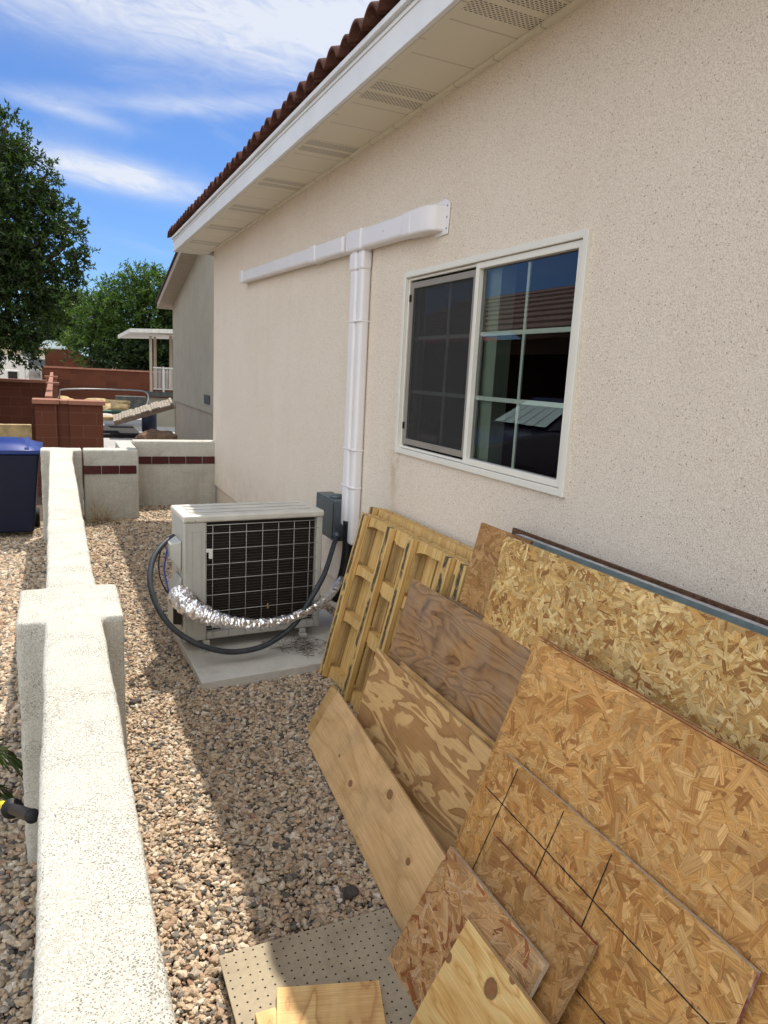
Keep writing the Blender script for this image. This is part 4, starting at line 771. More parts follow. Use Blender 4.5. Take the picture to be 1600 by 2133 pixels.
c = at(283, 1462, z=0.01); rock('dark_stone', (c.x, c.y, 0.012), (0.03, 0.018, 0.012), 'dark_stone', 'flat dark stone by the near pilaster of the low wall', 5, 'stone', flat=True)

def twigs(name, c, n, rad, L_, h, mat, label, seed, th=0.0012):
    R_ = random.Random(seed); b = MB()
    for i in range(n):
        a0 = R_.uniform(0, 6.28); p = Vector((c[0]+math.cos(a0)*rad*R_.random(), c[1]+math.sin(a0)*rad*R_.random(), c[2]+R_.uniform(0, 0.01))); d = Vector((R_.uniform(-1, 1), R_.uniform(-1, 1), R_.uniform(0, h))).normalized(); pts = [p]
        for k in range(4): d = (d+Vector((R_.uniform(-.4, .4), R_.uniform(-.4, .4), R_.uniform(-.3, .25)))).normalized(); pts.append(pts[-1]+d*L_/4*R_.uniform(0.6, 1.3)); pts[-1].z = max(pts[-1].z, c[2])
        b.tube(pts, [th, th, th*.9, th*.7, th*.4], 4)
    return b
cc = at(205, 1080, y=7.50); b = twigs('dry_bush', (cc.x+0.02, 7.5, 0.01), 46, 0.10, 0.26, 1.6, 'dry_stem', '', 5, 0.0022); tag(b.build('dry_bush', 'dry_stem'), 'dry leafless bush at the foot of the short tiled wall', 'bush')
cc = at(600, 1320, z=0.05); b = twigs('x', (1.25, 3.66, 0.052), 120, 0.17, 0.10, 0.25, 'debris', '', 6, 0.0010); o = b.build('dry_needles', 'debris'); o['kind'] = 'stuff'; o['label'] = 'dry needles and twigs littering the concrete pad'; o['category'] = 'litter'
b = MB()
for i in range(26):
    x_, y_ = random.uniform(0.16, 0.55), random.uniform(1.0, 4.5)
    if random.random() < 0.35: x_, y_ = random.uniform(0.5, 1.0), random.uniform(1.8, 3.3)
    t_ = twigs('x', (x_, y_, 0.018), random.randint(3, 7), 0.045, 0.05, 0.15, '', '', i, 0.0009); b.add(t_.v, t_.f)
o = b.build('straw', 'dry_stem'); o['kind'] = 'stuff'; o['label'] = 'bits of dry straw scattered over the gravel strip'; o['category'] = 'litter'
cc = at(700, 1465, z=0.01); b = twigs('x', (1.22, 3.02, 0.02), 40, 0.07, 0.14, 0.8, 'dry_stem', '', 8, 0.0009); o = b.build('dry_grass', 'dry_stem'); o['kind'] = 'stuff'; o['label'] = 'wisps of dry grass at the foot of the pallet'; o['category'] = 'grass'
def leaf_blade(b, p, d, L_, w_, up, seg=4, bend=0.3):
    d = Vector(d).normalized(); sdv = d.cross(Vector(up)).normalized(); nn = sdv.cross(d); vs = []
    for i in range(seg+1):
        t = i/seg; c = Vector(p)+d*L_*t - nn*bend*L_*t*t; wd = w_*math.sin(math.pi*min(max(t*0.92+0.06, 0), 1))**0.8
        vs += [c-sdv*wd, c+nn*wd*0.3, c+sdv*wd]
    fs = []
    for i in range(seg): k = 3*i; fs += [(k, k+1, k+4, k+3), (k+1, k+2, k+5, k+4)]
    b.add(vs, fs)
b = MB()
for (px_, py_, a0) in ((700, 1828, 0.3), (712, 1836, 2.0), (560, 1400, 1.2)):
    c = at(px_, py_, z=0.02); leaf_blade(b, (c.x, c.y, 0.03 if py_ > 1500 else 0.055), (math.cos(a0), math.sin(a0), 0.05), 0.03, 0.007, (0, 0, 1))
for i, (px_, py_, zz, lab) in enumerate(((702, 1826, 0.028, 'brown curled leaf on the gravel near the dark stone'), (545, 1337, 0.052, 'brown leaf on the concrete pad'), (558, 1268, 0.30, 'yellowish leaf caught on the condenser guard'))):
    c = at(px_, py_, z=zz) if i < 2 else at(px_, py_, y=3.775)
    b = MB(); leaf_blade(b, c, (0.8, 0.5, 0.1) if i < 2 else (0.05, 0, 1), 0.032, 0.008, (0, 0.2, 1) if i < 2 else (0, -1, 0)); tag(b.build('fallen_leaf', 'dry_leaf'), lab, 'leaf')
# debris scattered on pad as a few chips
# ------------------------------------------------------------------ left of the wall : bin, handle, palm frond
bin_ = thing('wheeled_bin', 'large blue wheeled rubbish bin with domed lid left of the low wall', 'rubbish bin', (-0.50, 8.05, -0.2))
def taper(b, cx, cy, w0, d0, w1, d1, z0, z1): b.hexa([(cx-w0, cy-d0, z0), (cx+w0, cy-d0, z0), (cx+w0, cy+d0, z0), (cx-w0, cy+d0, z0), (cx-w1, cy-d1, z1), (cx+w1, cy-d1, z1), (cx+w1, cy+d1, z1), (cx-w1, cy+d1, z1)])
bx0, by0 = -0.51, 8.12
b = MB(); taper(b, bx0, by0, 0.27, 0.28, 0.345, 0.36, -0.14, 0.66); b.build('body', 'bin_blue', bin_, bevel=0.02, bseg=3)
b = MB(); b.box(bx0-0.37, bx0+0.37, by0-0.385, by0+0.385, 0.661, 0.70); b.build('rim', 'bin_lid', bin_, bevel=0.012, bseg=3)
b = MB(); b.smooth = True; vs = []; n1, n2 = 14, 12
for i in range(n1+1):
    for j in range(n2+1):
        u = -1+2*i/n1; v = -1+2*j/n2; z = 0.702+0.085*(1-abs(u)**3.0)*(1-abs(v)**3.0)**0.7; vs.append((bx0+u*0.375, by0+v*0.39, z))
b.add(vs, [(i*(n2+1)+j, (i+1)*(n2+1)+j, (i+1)*(n2+1)+j+1, i*(n2+1)+j+1) for i in range(n1) for j in range(n2)]); lid = b.build('lid', 'bin_lid', bin_)
for u in (-0.24, 0.24): b = MB(); b.prism([(bx0+u-0.02, by0-0.37, 0.712), (bx0+u+0.02, by0-0.37, 0.712), (bx0+u+0.02, by0-0.1, 0.80), (bx0+u-0.02, by0-0.1, 0.80)], (0, 0, 0.008)); b.build('lid_rib', 'bin_lid', lid)
for sx in (-1, 1): 
    b = MB(); b.lathe((bx0+sx*0.285-0.03, by0+0.24, -0.095), [(0.10, 0), (0.105, 0.02), (0.105, 0.045), (0.10, 0.06)], 20, (1, 0, 0)); b.build('wheel', 'tyre', bin_)
# tool handle leaning on the wall
h0, h1 = at(72, 1703, x=-0.07), None
p1 = at(72, 1700, y=1.36); hA = Vector((-0.070, p1.y, p1.z)); tl = thing('tool_handle', 'yellow tool shaft with ribbed black grip resting against the low wall', 'tool', hA)
qa = at(70, 1698, x=-0.075); qb = at(14, 1680, x=-0.075)
dirv = Vector((-0.9, 0.12, 0.12)); 
gA = at(68, 1700, x=-0.08); gB = at(25, 1684, x=-0.15)
gB = Vector((gB.x, gB.y, gB.z)); ax = (gB-gA).normalized(); Lg = (gB-gA).length
b = MB(); prof = [(0.0145, 0), (0.017, 0.004), (0.015, 0.010)]
for i in range(14): t = 0.012+i/14*(Lg-0.02); prof += [(0.0150, t), (0.0138, t+0.004)]
prof += [(0.015, Lg-0.006), (0.028, Lg-0.003), (0.028, Lg+0.003), (0.015, Lg+0.005)]; b.lathe(gA, prof, 18, ax); b.build('grip', 'black_rubber', tl)
b = MB(); b.tube([gA+ax*(Lg+0.004), gA+ax*(Lg+0.35)], 0.0125, 14); b.build('shaft', 'yellow_plastic', tl)

def leaves_mesh(name, C_, D_dir, L_, W_, cols, parent=None, nleaf=1):
    """C_ (N,3) base points, D_dir (N,3) directions"""
    N = len(C_); D = D_dir/np.linalg.norm(D_dir, axis=1, keepdims=True); r_ = rng.normal(size=(N, 3)); S = np.cross(D, r_); S /= np.linalg.norm(S, axis=1, keepdims=True); U = np.cross(S, D)
    Lr = (L_*rng.uniform(0.7, 1.25, N))[:, None]; Wr = (W_*rng.uniform(0.75, 1.2, N))[:, None]
    v = np.stack([C_, C_+D*Lr*0.45-S*Wr+U*Wr*0.4, C_+D*Lr-U*Lr*0.15, C_+D*Lr*0.45+S*Wr+U*Wr*0.4], 1).reshape(-1, 3)
    me = bpy.data.meshes.new(name); me.vertices.add(4*N); me.vertices.foreach_set('co', v.astype(np.float32).ravel()); me.loops.add(6*N); me.polygons.add(2*N)
    base = np.arange(N)[:, None]*4; idx = (base+np.array([0, 1, 2, 0, 2, 3])[None]).ravel(); me.loops.foreach_set('vertex_index', idx.astype(np.int32)); me.polygons.foreach_set('loop_start', (np.arange(2*N)*3).astype(np.int32))
    me.materials.append(MAT['leaf']); cc_ = np.concatenate([cols, np.ones((N, 1))], 1); cc_ = np.repeat(cc_, 6, 0); a = me.color_attributes.new('Col', 'FLOAT_COLOR', 'CORNER'); a.data.foreach_set('color', cc_.astype(np.float32).ravel()); me.update(); me.validate()
    o = bpy.data.objects.new(name, me); COL.objects.link(o)
    if parent is not None: o.parent = parent; o.location = -Vector(parent.location)
    return o
def crown(parent, blobs, ntw, per, L_, W_, c1, c2, tw=0.22, droop=0.1):
    """blobs: (centre, radius xyz); twigs with leaves set round them"""
    C_ = []; D = []; K = []; vol = np.array([b_[1][0]*b_[1][1]*b_[1][2] for b_ in blobs])**0.8; cnt = (vol/vol.sum()*ntw).astype(int)+1
    for (c, r), k in zip(blobs, cnt):
        d = rng.normal(size=(k, 3)); d /= np.linalg.norm(d, axis=1, keepdims=True); rad = rng.uniform(0.25, 1.0, k)**0.45
        lump = np.array([1+0.28*mnoise.noise(Vector(q)*2.2+Vector(c)) for q in d]); p = np.array(c)+d*np.array(r)*(rad*lump)[:, None]
        ax_ = d+rng.normal(size=(k, 3))*0.5+np.array([0, 0, 0.25]); ax_ /= np.linalg.norm(ax_, axis=1, keepdims=True); sh_ = rng.uniform(0, 1, k)
        t = rng.uniform(0, 1, (k, per)); base = p[:, None]+ax_[:, None]*t[..., None]*tw; ld = ax_[:, None]*0.7+rng.normal(size=(k, per, 3))*0.75; ld[..., 2] -= droop
        mixv = np.clip(sh_[:, None]+rng.normal(0, 0.22, (k, per)), 0, 1)[..., None]; C_.append(base.reshape(-1, 3)); D.append(ld.reshape(-1, 3)); K.append((np.array(c1)*(1-mixv)+np.array(c2)*mixv).reshape(-1, 3))
    return leaves_mesh('crown', np.concatenate(C_), np.concatenate(D), L_, W_, np.concatenate(K), parent)
def tree(name, label, Y, trunk_px, blobs_px, ntw, per, L_, W_, c1, c2, zg=-0.2, r0=0.12, group=None, dy=0.5, tw=0.22):
    base = at(trunk_px[0], 760, y=Y); root = thing(name, label, 'tree', (base.x, Y, zg), group=group); blobs = []
    for i, (px_, py_, rx, ry) in enumerate(blobs_px):
        k = Y/F_PX*1.06; c = at(px_, py_, y=Y+random.uniform(-1, 1)*dy*min(rx, 60)*k*0.8); blobs.append(((c.x, c.y, c.z), (rx*k, rx*k*0.9, ry*k)))
    crown(root, blobs, ntw, per, L_, W_, c1, c2, tw)
    b = MB(); z1 = sum(q[0][2] for q in blobs)/len(blobs); mid = Vector((base.x, Y, zg+(z1-zg)*0.55)); b.tube(catmull([(base.x, Y, zg), mid, (sum(q[0][0] for q in blobs)/len(blobs), Y, z1)], 6), [r0*(1-0.045*i) for i in range(13)], 10)
    for (c, r) in blobs:
        c = Vector(c); s0 = mid.lerp(Vector((base.x, Y, z1)), random.uniform(0, 0.6)); b.tube(catmull([s0, s0.lerp(c, 0.5)+Vector((0, 0, r[2]*0.2)), c-(c-s0)*0.1, c-(c-s0)*0.05], 4), [r0*0.42*(1-0.06*i) for i in range(13)], 7)
    b.build('trunk', 'bark', root); return root
# palm frond left of the pilaster
pf = thing('palm_plant', 'green palm frond arching beside the near pilaster on the left', 'plant', (-0.40, 2.85, -0.2))
b = MB(); c0 = Vector((-0.40, 2.85, -0.2)); rach = catmull([c0, (-0.38, 2.86, 0.02), (-0.31, 2.88, 0.13), (-0.20, 2.90, 0.06)], 8); b.tube(rach, 0.003, 6); b.tube(catmull([c0, (-0.40, 2.80, -0.05), (-0.33, 2.78, 0.05), (-0.21, 2.80, -0.04)], 6), 0.003, 6); b.build('stem', 'bark', pf)
C_ = []; D_ = []
for rc in (rach, catmull([c0, (-0.40, 2.80, -0.05), (-0.33, 2.78, 0.05), (-0.21, 2.80, -0.04)], 8)):
    for i in range(6, len(rc)-1):
        t = (rc[i+1]-rc[i]).normalized(); sd = t.cross(Vector((0, 0, 1))).normalized()
        for sg in (-1, 1):
            for jj in range(2): C_.append(rc[i]); D_.append(sd*sg*0.9+t*0.8+Vector((0, 0, random.uniform(-0.5, -0.1))))
C_ = np.array([tuple(q_) for q_ in C_]); D_ = np.array([tuple(q_) for q_ in D_]); leaves_mesh('frond', C_, D_, 0.13, 0.005, np.tile(np.array([[0.06, 0.09, 0.02]]), (len(C_), 1))*rng.uniform(0.5, 1.3, (len(C_), 1)), pf)

# ------------------------------------------------------------------ background
# boundary wall of red block, running away
rb = thing('block_wall', 'red concrete block boundary wall with lighter caps, running away behind the tiled wall', 'wall', (0.0, 10.3, -0.25))
Y0 = 10.3; zt = 1.075; PX = [at(q_, 838, y=Y0).x for q_ in (72, 118, 144, 214)]
b = MB(); b.box(PX[0], PX[1], Y0, Y0+0.3, -0.25, zt-0.06); b.box(PX[1], PX[2], Y0+0.05, Y0+0.3, -0.25, zt-0.06); b.box(PX[2], PX[3], Y0-0.02, Y0+0.3, -0.25, zt-0.06); b.build('end_pillar', 'red_block_x', rb, bevel=0.004)
b = MB(); b.box(PX[0]-0.03, PX[1]+0.03, Y0-0.04, Y0+0.33, zt-0.058, zt); b.box(PX[1]+0.031, PX[2]-0.012, Y0+0.02, Y0+0.33, zt-0.058, zt-0.008); b.box(PX[2]-0.01, PX[3]+0.03, Y0-0.06, Y0+0.33, zt-0.058, zt-0.004); b.build('pillar_cap', 'block_cap', rb, bevel=0.005)
xl, xr = at(93, 829, y=Y0).x, at(109, 829, y=Y0).x
b = MB(); b.box(xl+0.01, xr-0.01, Y0+0.33, 29.7, -0.25, zt+0.005); b.build('wall_run', 'red_block_y', rb)
b = MB(); b.box(xl, xr, Y0+0.331, 29.7, zt+0.006, zt+0.03)
for yy in (16.0, 22.0): b.box(xl-0.12, xr+0.12, yy, yy+0.35, zt+0.0, zt+0.05); b.box(xl-0.09, xr+0.09, yy+0.03, yy+0.32, -0.2, zt-0.001)
b.build('wall_cap', 'block_cap', rb)
# shaded dark red wall to the left
dw = thing('block_wall', 'dark shaded red block wall at the left edge behind the blue bin', 'wall', (-1.2, 13.5, -0.25))
z0 = at(40, 790, y=14).z
b = MB(); b.box(-3.6, xl-0.02, 14.0, 14.2, -0.25, z0-0.05); b.build('wall_run', 'red_block_x', dw); b = MB(); b.box(-3.6, xl-0.01, 13.97, 14.23, z0-0.05, z0); b.build('wall_cap', 'block_cap', dw)
b = MB(); pz = at(30, 885, y=11.2); b.box(-2.2, at(66, 900, y=11.2).x, 11.2, 11.28, -0.21, pz.z); b.box(-2.2, at(64, 900, y=11.2).x, 11.285, 11.5, pz.z-0.1, pz.z-0.01); tag(b.build('timber_board', 'boulder_tan'), 'tan timber panel low behind the blue bin', 'panel')
# far long red wall
fw = thing('block_wall', 'long red block wall across the back under the trees', 'wall', (1.6, 30, -0.2))
a0, a1 = at(87, 763, y=30), at(330, 771, y=30)
b = MB(); b.box(a0.x, 7.5, 30, 30.25, -0.2, a0.z-0.04); b.build('wall_run', 'red_block_far', fw); b = MB(); b.box(a0.x-0.03, 7.5, 29.96, 30.28, a0.z-0.04, a0.z+0.02); b.build('wall_cap', 'block_cap', fw)
f2 = thing('block_wall', 'orange brown block wall farther back beneath the pale umbrella', 'wall', (0.0, 38, -0.2))
a0, a1 = at(93, 728, y=38), at(172, 762, y=38); b = MB(); b.prism([(a0.x, 38, -0.2), (a1.x+1, 38, -0.2), (a1.x+1, 38, a1.z), (at(150, 740, y=38).x, 38, at(150, 728, y=38).z), (a0.x, 38, a0.z)], (0, 0.3, 0)); b.build('wall_run', 'red_block_far', f2)
# umbrella
uc = at(110, 724, y=41); um = thing('garden_umbrella', 'pale blue garden umbrella beyond the red walls', 'umbrella', (uc.x, 41, -0.2)); b = MB(); r = 0.72
prof = [(0.02, 0.42), (0.3, 0.40), (0.55, 0.26), (r, 0.05), (r, -0.02), (r-0.05, -0.02), (r-0.06, 0.04), (0.02, 0.34)]; b.lathe((uc.x, 41, uc.z-0.05), prof, 10); b.build('canopy', 'umbrella_cloth', um); b = MB(); b.tube([(uc.x, 41, -0.2), (uc.x, 41, uc.z+0.3)], 0.03, 8); b.build('pole', 'galvanised', um)
# cream house far left and white wall with condenser, car, chain link
hx0, hx1 = at(-60, 740, y=52).x, at(92, 740, y=52).x; fh = thing('far_house', 'cream house with terracotta roof far behind the left tree', 'house', (hx0, 52, -0.2))
b = MB(); b.box(hx0, hx1, 52, 58, -0.2, at(60, 716, y=52).z); b.build('wall', 'cream_wall', fh); b = MB(); zr = at(60, 716, y=52).z; b.hexa([(hx0-0.5, 51.4, zr), (hx1+0.5, 51.4, zr), (hx1+0.5, 58.6, zr), (hx0-0.5, 58.6, zr), (hx0+2, 55, zr+1.2), (hx1-2.4, 55, zr+1.2), (hx1-2.4, 55.1, zr+1.2), (hx0+2, 55.1, zr+1.2)]); b.build('roof', 'terracotta', fh)
b = MB(); wp = at(45, 735, y=51.9); b.box(wp.x, wp.x+0.6, 51.95, 51.99, wp.z-0.4, wp.z+0.2); b.build('window', 'car_glass', fh)
ww = at(58, 742, y=36); b = MB(); b.box(-9, ww.x, 36, 36.2, -0.2, ww.z); tag(b.build('garden_wall', 'white_paint'), 'plain white wall at the far left under the tree', 'wall')
ap = at(6, 770, y=33); a2 = at(40, 786, y=33); bc = thing('air_conditioner', 'small white condenser with black grille far left beyond the red walls', 'air conditioner', (ap.x, 33, 0)); b = MB(); b.box(ap.x, a2.x, 33, 33.4, a2.z-0.35, ap.z); b.build('casing', 'white_paint', bc, bevel=0.02); b = MB(); b.box(ap.x+0.18, a2.x-0.06, 32.96, 32.995, a2.z-0.3, ap.z-0.06); b.build('grille', 'ac_dark', bc)
cp = at(75, 742, y=46); car = thing('parked_car', 'silver sport utility car seen from behind beyond the left tree', 'car', (cp.x, 46, -0.2)); cx = cp.x
b = MB(); b.box(cx-0.85, cx+0.85, 46, 50, 0.35, 1.0); b.hexa([(cx-0.8, 46.05, 1.001), (cx+0.8, 46.05, 1.001), (cx+0.8, 49, 1.001), (cx-0.8, 49, 1.001), (cx-0.68, 46.3, 1.62), (cx+0.68, 46.3, 1.62), (cx+0.68, 48.6, 1.62), (cx-0.68, 48.6, 1.62)]); b.build('body', 'car_paint', car, bevel=0.06, bseg=3)
b = MB(); b.hexa([(cx-0.62, 46.02, 1.08), (cx+0.62, 46.02, 1.08), (cx+0.62, 46.1, 1.08), (cx-0.62, 46.1, 1.08), (cx-0.56, 46.22, 1.5), (cx+0.56, 46.22, 1.5), (cx+0.56, 46.3, 1.5), (cx-0.56, 46.3, 1.5)]); b.build('rear_window', 'car_glass', car)
for sx in (-1, 1):
    b = MB(); b.box(cx+sx*0.76-0.06, cx+sx*0.76+0.06, 45.96, 46.02, 0.72, 0.95); b.build('tail_light', 'roof_red', car)
    b = MB(); b.lathe((cx+sx*0.78-0.1, 46.8, 0.12), [(0.32, 0), (0.33, 0.2)], 16, (1, 0, 0)); b.build('wheel', 'tyre', car)
c0, c1_ = at(52, 762, y=31.5), at(86, 790, y=31.5); b = MB()
for i in range(16):
    x = c0.x+(c1_.x-c0.x)*i/15; b.tube([(x, 31.5, c0.z), (min(x+0.35, c1_.x), 31.5, c0.z-0.45)], 0.006, 4); b.tube([(x, 31.5, c0.z-0.45), (min(x+0.35, c1_.x), 31.5, c0.z)], 0.006, 4)
b.tube([(c0.x, 31.5, c0.z), (c1_.x, 31.5, c0.z)], 0.02, 6); b.tube([(c0.x, 31.5, c0.z), (c0.x, 31.5, -0.2)], 0.02, 6); b.tube([(c1_.x, 31.5, c0.z), (c1_.x, 31.5, -0.2)], 0.02, 6); tag(b.build('chain_fence', 'galvanised'), 'chain link fence beyond the red walls at the left', 'fence')

# neighbour house behind the corner
nh = thing('neighbour_house', 'grey green stucco house with sloping gable eave behind the house corner', 'house', (4.0, 15, -0.2)); NX = 2.5; NY = 17.2
b = MB(); zl = 0.80
rs = 0.228   # rake: rise per metre towards the camera
z_end = 2.95
b.prism([(NX, NY, 0.79), (NX, 8.9, 0.79), (NX, 8.9, z_end+(NY-13.0)*rs-1.0), (NX, 13.0, z_end+(NY-13.0)*rs), (NX, NY, z_end)], (5.5, 0, 0)); b.build('wall', 'neighbour_stucco', nh)
b = MB(); b.box(NX+0.03, NX+5.4, 8.95, NY-0.03, -0.2, 0.788); b.build('foundation', 'neighbour_base', nh)
xe = at(328, 632, y=NY+0.25).x
b = MB()
def rk(y): return z_end + (NY-y)*rs
b.hexa([(xe, NY+0.3, rk(NY+0.3)-0.03), (NX+5.6, NY+0.3, rk(NY+0.3)-0.03), (NX+5.6, 12.8, rk(12.8)-0.03), (xe, 12.8, rk(12.8)-0.03), (xe, NY+0.3, rk(NY+0.3)+0.10), (NX+5.6, NY+0.3, rk(NY+0.3)+0.10), (NX+5.6, 12.8, rk(12.8)+0.10), (xe, 12.8, rk(12.8)+0.10)]); b.build('eave', 'neighbour_trim', nh)
b = MB(); b.hexa([(xe-0.03, NY+0.36, rk(NY+0.3)+0.10), (NX+5.6, NY+0.36, rk(NY+0.3)+0.10), (NX+5.6, 12.8, rk(12.8)+0.101), (xe-0.03, 12.8, rk(12.8)+0.101), (xe-0.03, NY+0.36, rk(NY+0.3)+0.14), (NX+5.6, NY+0.36, rk(NY+0.3)+0.14), (NX+5.6, 12.8, rk(12.8)+0.14), (xe-0.03, 12.8, rk(12.8)+0.14)]); b.build('roof', 'shingle', nh)
va, vb = at(427, 824, x=NX), at(438, 843, x=NX); b = MB(); b.box(NX-0.02, NX-0.002, vb.y, va.y, vb.z, va.z+0.02); b.build('wall_vent', 'ledge_stone', nh)
# porch
PY = 20.5; pc = thing('porch', 'white porch with flat roof, posts and railing left of the neighbour house', 'porch', (3.0, PY, -0.2))
def bq(b, p0, p1, Y, d): a_, c_ = at(*p0, y=Y), at(*p1, y=Y); b.box(min(a_.x, c_.x), max(a_.x, c_.x), Y, Y+d, min(a_.z, c_.z), max(a_.z, c_.z))
e0, e1 = at(271, 684, y=PY-0.4), at(362, 676, y=PY-0.4)
b = MB(); b.prism([(e0.x, PY-0.4, e0.z-0.10), (6, PY-0.4, e0.z+0.11), (6, PY-0.4, e0.z+0.21), (e0.x, PY-0.4, e0.z)], (0, 4, -0.05)); b.build('roof', 'porch_white', pc)
b = MB(); bq(b, (277, 688), (420, 702), PY, 0.2); b.build('beam', 'porch_paint', pc)
for x0, x1, d in ((312, 318, 0.0), (321, 327, 2.2), (354, 360, 0.9)): b = MB(); bq(b, (x0, 700), (x1, 822 if d == 0 else 810), PY+0.02+d, 0.14); b.build('post', 'porch_paint', pc)
b = MB(); bq(b, (309, 816), (420, 829), PY-0.1, 0.5); b.build('ledge', 'ledge_stone', pc)
b = MB(); bq(b, (311, 828), (420, 905), PY, 0.3); b.build('base_wall', 'neighbour_stucco', pc)
b = MB(); bq(b, (319, 767), (420, 769), PY+0.05, 0.04); bq(b, (319, 811), (420, 813), PY+0.05, 0.04)
x = 320.0
while x < 372: bq(b, (x, 768), (x+1.4, 812), PY+0.06, 0.02); x += 2.9
bq(b, (339, 764), (343, 818), PY+0.03, 0.07); b.build('railing', 'white_paint', pc)
# ramp, barrel, boulders and odds
rA, rB = at(237, 879, y=17.0), at(362, 843, y=17.0); rp = thing('plank_ramp', 'weathered plank ramp sloping up to the right over a blue barrel', 'ramp', tuple(rA))
u = (rB-rA); Lr = u.length; u.normalize(); wv = Vector((0.06, 0.80, 0.09)); nv = u.cross(wv).normalized()*0.03
for i in range(22):
    p = rA+u*(Lr*i/22); q_ = rA+u*(Lr*(i+0.9)/22); j = Vector((0, 0, random.uniform(-.015, .015))); b = MB(); b.hexa([p+j, q_+j, q_+wv+j, p+wv+j, p+nv+j, q_+nv+j, q_+wv+nv+j, p+wv+nv+j]); b.build('plank', 'old_plank', rp)
b = MB(); b.hexa([rA-nv*3, rB-nv*3, rB-nv*3+wv*0.1, rA-nv*3+wv*0.1, rA-nv*0.1, rB-nv*0.1, rB-nv*0.1+wv*0.1, rA-nv*0.1+wv*0.1]); b.build('side_rail', 'roof_brown', rp)
bp = at(311, 880, y=18.6); b = MB(); b.lathe((bp.x, 18.6, -0.1), [(0.16, 0), (0.18, 0.05), (0.18, 0.5), (0.15, 0.52)], 18); tag(b.build('barrel', 'bin_blue'), 'dark blue plastic barrel under the plank ramp', 'barrel')
c = at(322, 912, y=12.0); rock('boulder', (c.x+0.02, 12.0, c.z-0.10), (0.36, 0.3, 0.24), 'boulder_brown', 'brown boulder just behind the tiled wall', 2, 'boulder', 4, 0.3, flat=True)
for i, (px_, py_, Y, rx, rz, lab) in enumerate(((215, 838, 23, 0.72, 0.13, 'long flat tan boulder on the patio edge'), (238, 849, 20.5, 0.42, 0.14, 'tan boulder in front of the long flat one'), (128, 833, 24, 0.32, 0.13, 'tan boulder behind the block wall cap'))):
    c = at(px_, py_, y=Y); rock('boulder', (c.x, Y, c.z-0.02), (rx, 0.35, rz), 'boulder_tan', lab, 7+i, 'boulder', 4, 0.35)
b = MB(); c0, c1_ = at(205, 865, y=17.6), at(256, 875, y=17.6); b.box(c0.x, c1_.x, 17.6, 18.3, c1_.z-0.02, c0.z-0.04); tag(b.build('timber_sheet', 'boulder_tan'), 'yellowish sheet lying at the foot of the plank ramp', 'sheet')
b = MB(); c0, c1_ = at(210, 855, y=19.6), at(272, 862, y=19.6); b.box(c0.x, c1_.x, 19.6, 20.0, c1_.z, c0.z); tag(b.build('green_pond_strip', 'pond_green', bevel=0.02), 'dark green strip of pond between boulder and ramp', 'pond_strip')  # low green box for the strip of pond
b = MB(); c0, c1_ = at(205, 878, y=17.2), at(296, 883, y=17.2); b.box(c0.x, c1_.x, 17.2, 19.5, -0.099, -0.02); tag(b.build('shade_sheet', 'void_dark'), 'dark sheet standing in for the shade under the plank ramp', 'shade_sheet')  # dark sheet added for the shade in the void beneath the ramp
b = MB(); c0, c1_ = at(242, 825, y=25), at(306, 843, y=25); b.box(c0.x, c1_.x, 25, 25.5, -0.1, c0.z); tag(b.build('planter', 'ledge_stone', bevel=0.02), 'low dark grey stone planter by the back wall', 'planter')
rl = [at(124, 836, y=21), at(124, 818, y=21), at(127, 812, y=21), at(160, 810, y=21), at(230, 811, y=21), at(290, 814, y=20), at(306, 819, y=19.6), at(309, 830, y=19.4), at(305, 846, y=19.3)]; b = MB(); b.tube(catmull(rl, 6), 0.02, 8); tag(b.build('pipe_rail', 'galvanised'), 'thin bent metal pipe rail across the patio', 'rail')
for i, (px_, py_, r3, mt, lab) in enumerate(((258, 891, (0.09, 0.03, 0.025), 'roof_brown', 'dark flat brick scrap lying on the patio'), (276, 889, (0.06, 0.05, 0.035), 'boulder_tan', 'small tan stone on the patio'), (300, 890, (0.045, 0.04, 0.035), 'dark_stone', 'small grey stone on the patio'), (219, 898, (0.07, 0.03, 0.02), 'dark_stone', 'grey brick scrap beside the block pillar'))):
    c = at(px_, py_, z=-0.08); rock('patio_stone', (c.x, c.y, -0.08), r3, mt, lab, 11+i, 'stone', 2, flat=True)

# trees
GT = 'trees standing beyond the yards'
DK, MD = (0.011, 0.024, 0.006), (0.048, 0.088, 0.018)
tree('broadleaf_tree', 'large dark green tree with pointed leaves at the left edge', 13.5, (-40, 0), [(5, 290, 35, 55), (30, 370, 62, 62), (60, 440, 55, 50), (20, 470, 80, 60), (125, 455, 38, 30), (95, 520, 60, 50), (150, 500, 30, 24), (105, 350, 10, 12), (100, 580, 48, 40), (40, 580, 70, 50), (130, 560, 26, 26), (35, 650, 55, 60), (20, 720, 40, 35), (70, 725, 16, 22), (-40, 600, 90, 120), (-50, 420, 90, 110), (15, 245, 14, 12), (-30, 330, 50, 60), (30, 680, 40, 40)],
     2900, 15, 0.080, 0.015, DK, MD, group=GT, r0=0.14, dy=0.7, tw=0.16)
tree('feathery_tree', 'bright green feathery tree rising over the back wall', 32, (290, 0), [(300, 600, 45, 32), (345, 610, 40, 36), (255, 625, 45, 32), (210, 650, 42, 32), (290, 660, 70, 50), (340, 680, 50, 60), (230, 700, 62, 40), (180, 725, 34, 26), (290, 730, 70, 38), (400, 640, 60, 60), (350, 740, 40, 30), (312, 582, 12, 12), (290, 580, 10, 10)],
     2700, 15, 0.17, 0.026, (0.020, 0.048, 0.009), (0.10, 0.175, 0.032), group=GT, r0=0.15, dy=0.5, tw=0.42)
